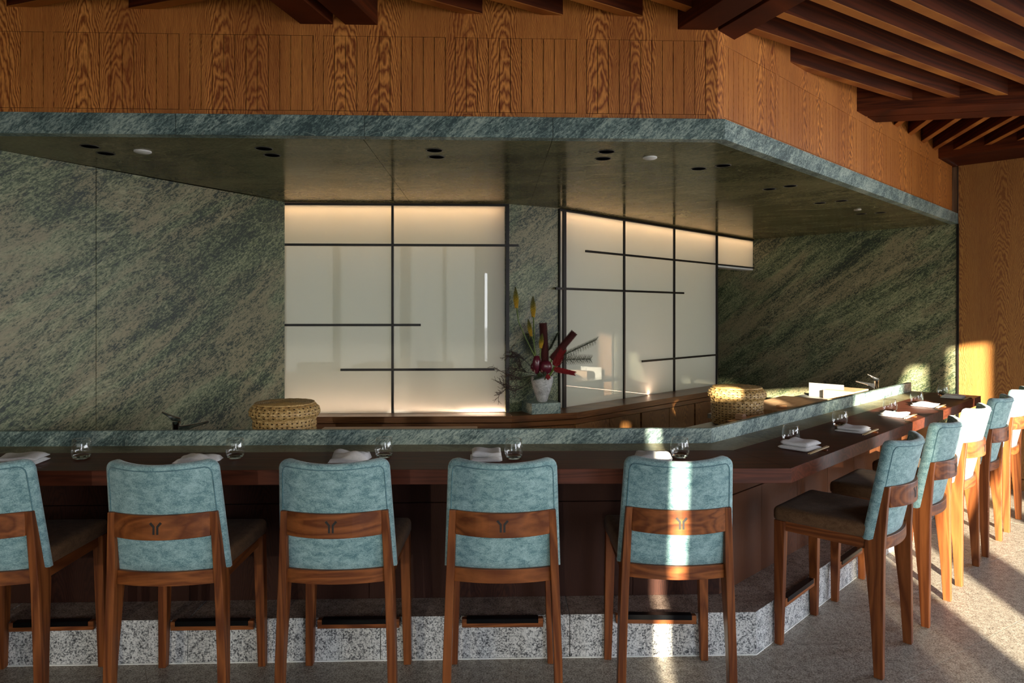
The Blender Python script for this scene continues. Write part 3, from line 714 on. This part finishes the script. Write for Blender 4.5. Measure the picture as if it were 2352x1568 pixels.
def make_chair():
    r = empty('bar_chair')
    seat_cushion().build('seat', M['suede'], r, smooth=True)
    bp = back_panel().build('backrest', M['teal'], r, smooth=True, angle=60)
    piping(-1).build('piping', M['pipe'], bp, smooth=True); piping(1).build('piping', M['pipe'], bp, smooth=True)
    for s in (-1, 1):
        def X(a, b): return (a, b) if s > 0 else (-b, -a)
        m_ = leg_loft([(*X(.205, .238), .203, .237, 0), (*X(.196, .236), .196, .240, .30), (*X(.188, .232), .190, .242, .597)]); m_.build('leg', M['chairwood'], r, bevel=.003)
        m_ = leg_loft([(*X(.206, .238), -.242, -.205, 0), (*X(.200, .233), -.242, -.190, .25), (*X(.190, .222), -.242, -.160, .54), (*X(.187, .219), -.244, -.165, .60), (*X(.182, .212), -.252, -.205, .74), (*X(.178, .206), -.260, -.226, .836)])
        m_.build('leg', M['chairwood'], r, bevel=.003)
        m_ = leg_loft([(*X(.192, .214), -.20, .20, .548), (*X(.192, .214), -.20, .20, .597)]); m_.build('apron', M['apronwood'], r, bevel=.002)
    m_ = MB(); m_.box((0, .218, .5725), (.39, .022, .049)); m_.build('apron', M['railwood'], r, bevel=.002)
    curved_band(.200, -.198, .034, .022, .548, .602).build('rear_apron', M['railwood'], r, bevel=.002)
    rail = curved_band(.182, -.239, .052, .019, .742, .836).build('back_rail', M['railwood'], r, bevel=.003)
    rail.data.polygons.foreach_set('use_smooth', [False]*len(rail.data.polygons))
    m_ = MB(); m_.box((0, .218, .187), (.37, .028, .040)); fr_ = m_.build('footrest', M['railwood'], r, bevel=.003)
    m_ = MB(); m_.box((0, .2165, .2085), (.325, .033, .004)); m_.box((0, .2015, .199), (.325, .003, .022)); m_.build('metal_guard', M['blackm'], fr_)
    m_ = MB(); y = -.239-.052-.0192
    for s in (-1, 1):
        w = .0028
        P = [(.0235, .8065), (.0165, .8120), (.0030, .7960), (.0030, .7650), (.0108, .7650), (.0108, .7925)]
        P = [(s*a, z) for a, z in P]
        V = [(a, y-.0006, z) for a, z in P]+[(a, y+.003, z) for a, z in P]; n = len(P)
        m_.add(V, [tuple(range(n)), tuple(range(n, 2*n))[::-1]]+[(i, (i+1) % n, n+(i+1) % n, n+i) for i in range(n)])
    m_.build('emblem', M['logo'], r)
    m_ = MB()
    for x, y_ in ((-.222, .22), (.222, .22), (-.222, -.222), (.222, -.222)): m_.lathe([(.012, -.0002), (.012, .003)], (x, y_, 0), 10)
    m_.build('foot_pads', M['steel'], r)
    return r
# pads lift the timber legs a hair off the stone
CH = [(-2.062, 2.865, 3.0, 'teal bar chair at the left edge of the picture, cut off by the frame'),
      (-1.347, 2.872, 1.6, 'teal bar chair in the front row, second from the left, before the left basket'),
      (-.692, 2.890, 1.4, 'teal bar chair in the front row, third from the left, before the wide screen'),
      (-.040, 2.900, .8, 'teal bar chair in the front row below the vase, fourth from the left'),
      (.659, 2.935, -1.2, 'teal bar chair with a bright strip of sunlight down its back'),
      (1.597, 3.312, 45.6, 'teal bar chair seen side-on at the bend, its brown seat fully visible'),
      (2.098, 3.800, 45.4, 'teal bar chair second along the right wing, just behind the side-on one'),
      (2.608, 4.318, 45.2, 'bar chair third along the right wing, its back bleached white by the sun'),
      (3.094, 4.795, 45.0, 'shaded teal bar chair between the two sun-bleached chairs'),
      (3.600, 5.295, 44.6, 'sun-bleached bar chair at the far end, nearest the oak end wall')]
ch0 = make_chair()
for i, (x, y, a, lb) in enumerate(CH):
    o = ch0 if i == 0 else copy_tree(ch0)
    if i > 4: x, y = x+.007, y-.007
    o.location = (x, y, 0); o.rotation_euler = (0, 0, math.radians(a))
    tag(o, lb, 'chair', 'upholstered bar chairs along the counter')

# ------------------------------------------------------------------ place settings
def make_glass():
    r = empty('drinking_glass')
    m_ = MB(); pr = [(.0385, .017), (.0415, .026), (.0437, .038), (.0430, .055), (.0397, .074), (.0362, .0900), (.0352, .0906)]
    n = 40; P = [(R*math.cos(2*PI*i/n), R*math.sin(2*PI*i/n), z) for R, z in pr for i in range(n)]
    m_.add(P, [(k*n+i, k*n+(i+1) % n, (k+1)*n+(i+1) % n, (k+1)*n+i) for k in range(len(pr)-1) for i in range(n)])
    m_.build('bowl', M['thin_glass'], r, smooth=True)
    m_ = MB(); m_.lathe([(.002, 0), (.027, 0), (.033, .003), (.0385, .014), (.0388, .0172), (.034, .0125), (.020, .0100), (.002, .0095)], n=n); m_.build('base', M['glass'], r, smooth=True)
    m_ = MB(); m_.tube([(.0357*math.cos(2*PI*i/48), .0357*math.sin(2*PI*i/48), .0904) for i in range(49)], .0009, 6); m_.build('rim', M['glass'], r, smooth=True)
    return r
def fold(L, Wd, H, amp=.004, seed=0):
    """folded towel, L along x, Wd along y: two stacked soft layers with a rolled front fold"""
    rnd = random.Random(seed); m_ = MB(); n = 12
    for (x0, x1, y0, y1, z0, h, am) in ((-L/2, L/2, -Wd/2, Wd/2, 0, H*.5, amp*.5), (-L/2+.008, L/2-.004, -Wd/2+.012, Wd/2+.004, H*.47, H*.53, amp)):
        ph = rnd.random()*6; loops = []
        for k in range(n+1):
            u = k/n; x = x0+(x1-x0)*u; e = 1-.55*max(0, abs(2*u-1)-.82)/.18
            prof = []
            for j in range(16):
                A = 2*PI*j/16; ca, sa = math.cos(A), math.sin(A)
                yy = (y0+y1)/2+(y1-y0)/2*(abs(ca)**.35)*(1 if ca > 0 else -1)
                zz = z0+h/2+h/2*e*(abs(sa)**.6)*(1 if sa > 0 else -1)
                wave = am*math.sin(yy*55+ph+u*2)*(1 if sa > 0 else .2)+am*.8*math.sin(u*7+ph*2)*(1 if sa > 0 else 0)
                prof.append((x, yy, max(zz+wave, .0008)))
            loops.append(prof)
        m_.loft(loops)
    return m_
def lump(Wx, Wy, H, seed):
    """softly crumpled folded towel"""
    rnd = random.Random(seed); ph = [rnd.random()*6 for _ in range(4)]; m_ = MB(); nx, ny = 18, 12; top = []; P = []
    for j in range(ny+1):
        for i in range(nx+1):
            u = -1+2*i/nx; v = -1+2*j/ny
            e = (1-abs(u)**5)*(1-abs(v)**4)
            z = H*(max(0, e)**.35)*(.72+.28*math.sin(u*3.2+ph[0])*math.cos(v*2.2+ph[1])+.10*math.sin(v*8+u*3+ph[2]))
            P.append((u*Wx/2*(1+.05*math.sin(v*4+ph[3])), v*Wy/2, max(z, .0008)))
    N = len(P); P += [(x, y, .0006) for x, y, z in P]; F = []
    for j in range(ny):
        for i in range(nx):
            a = j*(nx+1)+i; F.append((a, a+1, a+nx+2, a+nx+1)); F.append((N+a, N+a+nx+1, N+a+nx+2, N+a+1))
    def edge(seq):
        for a, b in zip(seq[:-1], seq[1:]): F.append((a, N+a, N+b, b))
    edge(list(range(nx+1))); edge([k*(nx+1)+nx for k in range(ny+1)]); edge([ny*(nx+1)+k for k in range(nx, -1, -1)]); edge([k*(nx+1) for k in range(ny, -1, -1)])
    m_.add(P, F); return m_
def make_sticks():
    r = empty('chopsticks')
    for k, dy in enumerate((-.0045, .0045)):
        m_ = MB(); m_.tube([(-.112, dy, .009), (.0, dy, .0115), (.112, dy*.8, .0135)], [.0026, .0034, .0036], 8); m_.build('chopstick', M['bamboo'], r, smooth=True)
    m_ = MB(); m_.loft([[(-.012+x, -.02, .0), (.012-x, -.02, .0), (.009-x, -.02, .008), (0, -.02, .0065), (-.009+x, -.02, .008)] if False else [(-.010, y, 0), (.010, y, 0), (.008, y, .0075), (0, y, .0055), (-.008, y, .0075)] for x, y in ((0, -.018), (0, .018))])
    rest = m_.build('chopstick_rest', M['chairwood'], r, bevel=.001); rest.location = (.060, 0, 0)
    return r
g0 = make_glass()
GL = [(-2.002, 3.173, 'left edge'), (-1.291, 3.183, 'second chair from the left'), (-.600, 3.202, 'third chair from the left'), (.008, 3.173, 'chair below the vase'), (.788, 3.202, 'sun-striped chair'),
      (1.452, 3.555, 'side-on chair at the bend'), (1.962, 4.085, 'second chair of the right wing'), (2.565, 4.632, 'third chair of the right wing'), (3.000, 5.060, 'fourth chair of the right wing'), (3.505, 5.555, 'far right end of the bar')]
for i, (x, y, w) in enumerate(GL):
    o = g0 if i == 0 else copy_tree(g0)
    o.location = (x, y, .9203); o.rotation_euler = (0, 0, i)
    tag(o, 'clear tumbler on the counter by the '+w, 'glass', 'tumblers on the bar')
NP1 = [(-2.215, 3.075, .19, .13, .036, 8, 'left edge, with a blue printed oval'), (-1.435, 3.125, .18, .13, .034, -4, 'second chair from the left'), (-.745, 3.150, .175, .14, .045, 5, 'third chair from the left'), (-.120, 3.150, .145, .13, .042, 3, 'chair below the vase'), (.655, 3.165, .17, .14, .040, -8, 'sun-striped chair')]
for i, (x, y, a, b, h, rz, w) in enumerate(NP1):
    e = empty('folded_towel', (x, y, .9202), math.radians(rz)); tag(e, 'white folded towel on the counter by the '+w, 'towel', 'folded towels on the bar')
    (fold(a, b, h, .005, i) if i in (0, 3) else lump(a, b, h, i+3)).build('cloth', M['towel'], e, smooth=True)
    if i == 0:
        m_ = MB(); pts = []
        for k in range(25):
            A = 2*PI*k/24; pts.append((.045+.030*max(-1, min(1, 1.5*math.cos(A))), -.0655, .010+.0045*max(-1, min(1, 1.4*math.sin(A)))))
        m_.tube(pts, .0006, 4)
        for k in range(5): m_.box((.058+k*.003, -.0655, .010+.001*(k % 2)), (.0018, .0006, .003))
        m_.build('printed_mark', M['blueprint'], e)
s0 = make_sticks()
ST = [(-2.20, 2.985, -2.0, 'left edge of the picture'), (-1.42, 2.985, 2.0, None)]
NP2 = [(1.435, 3.405), (1.950, 3.905), (2.510, 4.480), (2.995, 4.945), (3.510, 5.430)]
wn = ['side-on chair at the bend', 'second chair of the right wing', 'third chair of the right wing', 'fourth chair of the right wing', 'far right end of the bar']
s0.location = (-2.20, 2.982, .9202); s0.rotation_euler = (0, 0, math.radians(-1)); tag(s0, 'pale chopsticks by the towel with the blue oval, at the left edge', 'chopsticks', 'chopsticks on rests')
tw = None
for i, (x, y) in enumerate(NP2):
    e = empty('folded_towel', (x, y, .9202), math.radians(-45+(i*5 % 7)-3)); tag(e, 'white folded towel on the counter by the '+wn[i], 'towel', 'folded towels on the bar')
    fold(.15, .155, (.040, .026, .024, .026, .024)[i], .0035, i+20).build('cloth', M['towel'], e, smooth=True)
    o = copy_tree(s0); o.location = (x+.055, y-.088, .9202); o.rotation_euler = (0, 0, math.radians(44)); tag(o, 'pale wooden chopsticks on a small rest by the '+wn[i], 'chopsticks', 'chopsticks on rests')

# ------------------------------------------------------------------ woven baskets
def weave(prof, nst, rows, r):
    """rings woven over and under upright stakes along a lathe profile"""
    m_ = MB(); n = len(prof)
    def at(t_):
        k = min(int(t_), n-2); f = t_-k; return (prof[k][0]*(1-f)+prof[k+1][0]*f, prof[k][1]*(1-f)+prof[k+1][1]*f)
    def nor(t_):
        a, b = at(max(0, t_-.3)), at(min(n-1, t_+.3)); d = Vector((b[0]-a[0], b[1]-a[1])).normalized(); return Vector((d.y, -d.x))
    seg = nst*2; hw = (n-1)/rows*.36
    for j in range(rows):
        t_ = (j+.5)/rows*(n-1); N = nor(t_)
        P = []; 
        for i in range(seg):
            A = 2*PI*i/seg; o_ = .0042*(1 if ((i//2)+j) % 2 else -1)*(1 if i % 2 == 0 else .35)
            for dt, dd in ((-hw, 0), (-hw*.5, .0016), (hw*.5, .0016), (hw, 0)):
                R, z = at(min(n-1, max(0, t_+dt))); R += N.x*(o_+dd); z += N.y*(o_+dd); P.append((R*math.cos(A), R*math.sin(A), z))
        F = []
        for i in range(seg):
            a = i*4; b = ((i+1) % seg)*4
            for q in range(3): F.append((a+q, b+q, b+q+1, a+q+1))
        m_.add(P, F)
    for i in range(nst):
        A = 2*PI*(i*2)/seg; wd = PI/seg*1.25; P = []; T = rows*2
        for k in range(T+1):
            t_ = k/T*(n-1); j = k/2-.5; R, z = at(t_); N = nor(t_); par = (i+int(math.floor(k/2))) % 2
            o_ = .0012*(-1 if par else 1)+.0006; R += N.x*o_; z += N.y*o_
            for d in (-wd, wd): P.append((R*math.cos(A+d), R*math.sin(A+d), z))
        m_.add(P, [(2*k, 2*k+1, 2*k+3, 2*k+2) for k in range(T)])
    return m_
def make_basket():
    r = empty('woven_basket')
    bprof = [(.158, .004), (.163, .04), (.165, .08), (.165, .12), (.167, .172)]
    weave(bprof, 40, 10, .165).build('basket_body', M['wicker'], r)
    m_ = MB(); m_.lathe([(.154, .001), (.160, .04), (.161, .172)], n=40); m_.build('gap_shade', M['wicker_shade'], r, smooth=True)
    lid = empty('lid'); lid.parent = r
    lprof = [(.168, .170), (.181, .180), (.187, .196), (.185, .212), (.174, .228), (.155, .239)]
    lw = weave(lprof, 42, 5, .18); lo = lw.build('lid', M['wicker'], r)
    bpy.data.objects.remove(lid)
    m_ = MB(); m_.lathe([(.165, .168), (.182, .196), (.170, .226), (.13, .240), (.06, .241), (.002, .241)], n=40); m_.build('gap_shade', M['wicker_shade'], lo, smooth=True)
    m_ = MB()
    for k in range(15):
        R = .158-k*.0108; z = .2445-(.0015 if k > 4 else 0)
        pts = [(R*math.cos(2*PI*i/40), R*math.sin(2*PI*i/40), z+.0012*(i % 2)) for i in range(41)]; m_.tube(pts, .0058, 5)
    m_.build('coiled_top', M['wicker'], lo, smooth=True)
    m_ = MB(); pts = [(.170*math.cos(2*PI*i/80), .170*math.sin(2*PI*i/80), .171+.002*(i % 2)) for i in range(81)]; m_.tube(pts, .0045, 5); m_.build('braided_rim', M['wicker'], r)
    return r
bk = make_basket(); bk.location = (-1.264, 3.80, .851); tag(bk, 'round golden woven basket with a lid behind the left part of the bar', 'basket', 'lidded woven baskets')
b2 = copy_tree(bk); b2.location = (1.515, 4.600, .851); b2.rotation_euler = (0, 0, .6); tag(b2, 'round golden woven basket with a lid behind the right wing, partly sunlit', 'basket', 'lidded woven baskets')

# ------------------------------------------------------------------ things on the worktop
def board(name, lab, cat, c, L, Wd, h, ang, z, mat):
    m_ = MB(); m_.box((0, 0, h/2), (L, Wd, h)); o = m_.build(name, M[mat], None, bevel=.004, seg=3); o.location = (c[0], c[1], z); o.rotation_euler = (0, 0, math.radians(ang)); return tag(o, lab, cat)
board('cutting_board', 'long orange wooden cutting board lying flat behind the middle of the bar', 'cutting board', (-.675, 4.005), .935, .36, .05, 1.5, .8503, 'board')
board('cutting_board', 'broad pale cutting board behind the right wing, next to the woven basket', 'cutting board', (2.105, 5.285), .90, .36, .05, 47.5, .8503, 'board2')
board('cutting_board', 'small thick pale cutting board by the far chrome tap', 'cutting board', (2.93, 5.99), .34, .26, .075, 44, .8503, 'board2')
board('wooden_block', 'small wooden block lying on the broad pale cutting board', 'block', (1.97, 4.99), .07, .035, .022, 20, .9006, 'board')
m_ = MB(); m_.box((0, 0, .06), (.30, .004, .12)); o = m_.build('splash_plate', M['steel'], None, bevel=.001); o.location = (2.77, 6.02, .8503); o.rotation_euler = (0, 0, math.radians(134)); tag(o, 'thin steel splash plate standing at the left end of the small cutting board', 'splash plate')
tr = empty('serving_tray', (1.52, 4.315, .8505), math.radians(43)); tag(tr, 'low wooden serving tray behind the stone upstand, before the right basket', 'tray')
m_ = MB(); m_.box((0, 0, .075), (.42, .12, .012)); m_.build('tray_top', M['board'], tr, bevel=.002)
for x in (-.15, .15):
    m_ = MB(); m_.box((x, 0, .0345), (.025, .11, .069)); m_.build('tray_foot', M['board'], tr, bevel=.002)
m_ = MB(); m_.box((0, 0, .0125), (.05, .05, .025)); m_.box((0, 0, .029), (.034, .05, .008)); o = m_.build('wooden_stand', M['board2'], None, bevel=.002); o.location = (1.43, 4.27, .9325); o.rotation_euler = (0, 0, .7); tag(o, 'small notched wooden stand on the low serving tray', 'stand')
def make_tap():
    r = empty('tap')
    m_ = MB(); m_.lathe([(.024, 0), (.024, .006), (.0205, .008), (.0205, .128), (.0215, .130), (.0215, .150)], n=24); m_.build('tap_body', M['chrome'], r, smooth=True, angle=40)
    m_ = MB(); m_.loft([[(x, -w, z-h), (x, w, z-h), (x, w, z+h), (x, -w, z+h)] for x, w, z, h in ((.010, .017, .095, .030), (.04, .015, .108, .018), (.09, .012, .122, .010), (.165, .010, .139, .006))]); m_.build('spout', M['chrome'], r, bevel=.003)
    m_ = MB(); m_.loft([[(x, -w, z-h), (x, w, z-h), (x, w, z+h), (x, -w, z+h)] for x, w, z, h in ((.022, .018, .158, .010), (-.018, .019, .168, .013), (-.045, .016, .188, .007), (-.072, .013, .204, .004))]); m_.build('lever', M['chrome'], r, bevel=.003)
    return r
t1 = make_tap(); t1.location = (-1.848, 3.76, .8505); t1.rotation_euler = (0, 0, .35); tag(t1, 'dark reflecting chrome mixer tap behind the upstand, left of the left basket', 'tap', 'mixer taps')
t2 = copy_tree(t1); t2.location = (3.215, 6.03, .8505); t2.rotation_euler = (0, 0, PI-.25); tag(t2, 'bright chrome mixer tap at the far right, in front of the sunlit stone wall', 'tap', 'mixer taps')
for ch in t2.children:
    if ch.name.startswith('lever'): ch.rotation_euler = (0, 0, PI)

# ------------------------------------------------------------------ vase, pedestal, flowers
ped = MB(); ped.prism([(.150, 5.155), (.372, 5.215), (.325, 5.385), (.075, 5.335)], .8275, .910)
tag(ped.build('stone_pedestal', M['marble_daylit'], None, bevel=.002), 'green stone block under the vase on the back counter', 'pedestal')
VX, VY, VZ = .232, 5.275, .9103
m_ = MB(); pr = [(.002, 0), (.034, 0), (.040, .006), (.052, .045), (.068, .095), (.082, .145), (.0865, .175), (.082, .197), (.076, .200), (.074, .192), (.066, .12), (.035, .02), (.002, .015)]
v = m_; v.lathe(pr, n=36); vo = v.build('vase', M['vase'], None, smooth=True); vo.location = (VX, VY, VZ)
tag(vo, 'rough white conical ceramic vase on the green stone block', 'vase')
SC = 1568/5.27
def fp(zx, zy, y=5.27): return ((zx/4.126-76)/1568*y, y, 1.6+(117-zy/4.126)/1568*y)
def curve(a, b, n=6, sag=0.0):
    a = Vector(a); b = Vector(b); return [tuple(a.lerp(b, k/n)+Vector((0, 0, sag*math.sin(PI*k/n)))) for k in range(n+1)]
BASE = Vector((VX, VY, VZ+.11))
def root(lab, cat, name): e = empty(name, tuple(BASE)); tag(e, lab, cat); return e
def rel(p_): return tuple(Vector(p_)-BASE)
rg = random.Random(3)
for (tip, bs, mid, wdt, lab, y) in [((345, 235), (356, 430), [(375, 570), (440, 720), (520, 880)], 32, 'tallest yellow poker flower, at the far left of the arrangement', 5.25),
        ((512, 325), (515, 515), [(524, 700), (530, 890)], 33, 'yellow poker flower on a straight stem, second tallest', 5.27),
        ((465, 545), (495, 700), [(515, 745), (528, 830)], 24, 'small yellow poker flower between the two tallest stems', 5.24),
        ((600, 680), (585, 810), [(583, 860), (578, 920)], 26, 'short open yellow poker flower in front of the upright red spike', 5.20)]:
    e = root(lab, 'flower', 'poker_flower')
    T = Vector(rel(fp(*tip, y))); B = Vector(rel(fp(*bs, y))); pts = [tuple(B)]+[rel(fp(a, b, y)) for a, b in mid]+[(0, 0, 0)]
    m_ = MB(); m_.tube(pts, .0045, 6); m_.build('stem', M['greenstem'], e, smooth=True)
    m_ = MB(); L = (T-B).length; R = wdt/4.126/1568*y
    for k in range(130):
        f = k/130; ax = B.lerp(T, f*.97); rad = R*(.55+.45*math.sin(PI*min(1, (1-f)*1.0+.12)))*(1-f**2.2)*.8+.003; A = k*2.399
        d = Vector((math.cos(A), math.sin(A), -.9+1.5*f)).normalized(); m_.tube([tuple(ax), tuple(ax+d*rad*1.25)], [.0042*(1-f*.5), .0026*(1-f*.5)], 4)
    m_.build('florets', M['poker'], e)
def spike(lab, a, b, rz, y, mat, n, rough_, nm):
    e = root(lab, 'flower', nm); A = Vector(rel(fp(*a, y))); B = Vector(rel(fp(*b, y)))
    m_ = MB(); m_.tube([tuple(B), tuple(B*.45), (0, 0, 0)], .006, 6); m_.build('stem', M['greenstem'], e)
    R = rz/4.126/1568*y; m_ = MB(); d = (A-B).normalized(); s_ = d.cross(Vector((0, 1, 0))).normalized(); t_ = d.cross(s_)
    m_.tube([tuple(B), tuple(B.lerp(A, .02)), tuple(B.lerp(A, .5)), tuple(B.lerp(A, .97)), tuple(A)], [R*.4, R*.82, R*.85, R*.80, R*.45] if rough_ < .5 else [R*.3, R*.55, R*.6, R*.45, R*.12], 14)
    for k in range(n):
        f = (k+.5)/n; ax = B.lerp(A, f); an = k*2.399; w = s_*math.cos(an)+t_*math.sin(an)
        m_.tube([tuple(ax+w*R*(.7 if rough_ < .5 else .4)), tuple(ax+w*R*(1.12-.35*(f if rough_ > .5 else 0))+d*R*rough_)], [.0022 if rough_ < .5 else .0042, .0006], 4)
    m_.build('bristles', M[mat], e)
spike('upright dark red cylindrical flower spike in the middle of the vase', (608, 585), (628, 960), 37, 5.30, 'maroon', 700, .15, 'red_spike_flower')
spike('dark red cylindrical flower spike leaning to the right', (905, 672), (690, 930), 34, 5.26, 'maroon', 600, .15, 'red_spike_flower')
spike('bright crimson spiky bloom pointing to the right below the leaning spike', (900, 1060), (710, 1020), 28, 5.18, 'crimson', 150, .9, 'crimson_bloom')
spike('bright crimson spiky bloom rising behind the leaning spike', (790, 850), (720, 990), 44, 5.24, 'crimson', 150, .8, 'crimson_bloom')
spike('little crimson spiky bloom drooping over the vase rim', (660, 1105), (640, 1075), 22, 5.15, 'crimson', 50, .9, 'crimson_bloom')
for (cx_, cy_, rx, ry, y, tilt, lab) in [(550, 975, 42, 95, 5.17, .5, 'narrow upright burgundy leaf at the front left of the vase'), (632, 1003, 62, 72, 5.16, -.2, 'round burgundy leaf in front of the vase mouth'), (530, 1000, 40, 50, 5.22, .9, 'small burgundy leaf low on the left')]:
    e = root(lab, 'leaf', 'burgundy_leaf'); c = Vector(rel(fp(cx_, cy_, y))); m_ = MB(); P = [tuple(c)]; n = 22
    kx, ky = rx/4.126/1568*y, ry/4.126/1568*y
    for ring_ in (.5, 1.0):
        for k in range(n):
            A = 2*PI*k/n; hr = 1-.16*max(0, math.cos(A-PI/2))**8
            P.append((c.x+kx*ring_*hr*math.cos(A), c.y+.02*ring_*ring_*(1+math.cos(A)*tilt), c.z+ky*ring_*hr*math.sin(A)))
    F = [(0, 1+k, 1+(k+1) % n) for k in range(n)]+[(1+k, 1+n+k, 1+n+(k+1) % n, 1+(k+1) % n) for k in range(n)]
    m_.add(P, F); o = m_.build('blade', M['burgundy'], e, smooth=True); s_ = o.modifiers.new('thick', 'SOLIDIFY'); s_.thickness = .0015
    m_ = MB(); m_.tube([tuple(c+Vector((0, .01, 0))), (0, 0, 0)], .003, 5); m_.build('stem', M['greenstem'], e)
for (a, b, y, ln, lab) in [((1110, 745), (800, 890), 5.22, 1.0, 'needled green sprig reaching far right, upper of the two'), ((1060, 925), (810, 930), 5.20, 1.0, 'needled green sprig reaching far right, lower of the two'), ((742, 680), (655, 850), 5.33, .8, 'needled sprig just right of the upright red spike'), ((450, 690), (520, 900), 5.33, .8, 'needled sprig behind the poker stems'), ((520, 1112), (640, 1075), 5.14, .6, 'short needled sprig hanging over the left rim of the vase')]:
    e = root(lab, 'sprig', 'needle_sprig'); A = Vector(rel(fp(*a, y))); B = Vector(rel(fp(*b, y))); m_ = MB(); m_.tube([tuple(A), tuple(B), tuple(B*.4), (0, 0, 0)], [.0018, .0024, .003, .003], 5); m_.build('stem', M['twig'], e)
    m_ = MB(); d = (A-B).normalized()
    for k in range(150):
        f = k/150; ax = B.lerp(A, f); an = k*2.399; w = Vector((math.cos(an)*abs(d.z)+.0, math.sin(an)*.7, math.cos(an)*abs(d.x))); L = .052*ln*(1-.25*f)
        tip_ = ax+(d*.45+w.normalized()).normalized()*L; m_.tube([tuple(ax), tuple(ax.lerp(tip_, .6)+d*.002), tuple(tip_)], [.0012, .0011, .0005], 3)
    m_.build('needles', M['needle'], e)
def branch(m_, p_, d, L, depth, buds):
    n = 3; pts = [p_.copy()]; q = p_.copy()
    for k in range(n):
        d = (d+Vector((rg.uniform(-.45, .45), rg.uniform(-.3, .3), rg.uniform(-.4, .4)))).normalized(); q = q+d*L/n; pts.append(q.copy())
    m_.tube([tuple(x) for x in pts], [.0011+.0004*depth]*(n+1), 4)
    if depth == 0: buds.append(q.copy()); return
    for k in range(3):
        s_ = pts[rg.randint(1, n)]; branch(m_, s_, (d+Vector((rg.uniform(-1, 1), rg.uniform(-.6, .6), rg.uniform(-1, 1)))*.9).normalized(), L*.62, depth-1, buds)
for (a, lab, y, L) in [((290, 780), 'fine dark twig branch spreading up to the left of the vase', 5.24, .19), ((200, 1110), 'fine dark twig branch spreading out to the far left in front of the wide screen', 5.20, .22), ((330, 1000), 'fine dark twig branch with tiny pale buds at the left of the vase', 5.28, .20), ((250, 1270), 'fine dark twig branch drooping to the lower left of the vase', 5.18, .22)]:
    e = root(lab, 'branch', 'twig_branch'); T = Vector(rel(fp(*a, y))); m_ = MB(); buds = []
    m_.tube([(0, 0, 0), tuple(Vector((-.03, 0, .10))), tuple(T*.55+Vector((0, 0, .03)))], .0022, 5)
    for k in range(3): branch(m_, T*.55+Vector((0, 0, .03)), (T.normalized()+Vector((rg.uniform(-.4, .4), rg.uniform(-.3, .3), rg.uniform(-.5, .5)))).normalized(), L*.62, 3, buds)
    m_.build('twigs', M['twig'], e)
    if 'buds' in lab or 'drooping' in lab:
        m_ = MB()
        for q in buds: m_.lathe([(.0001, -.0016), (.0016, 0), (.0001, .0016)], tuple(q), 5)
        m_.build('buds', M['berry'], e)
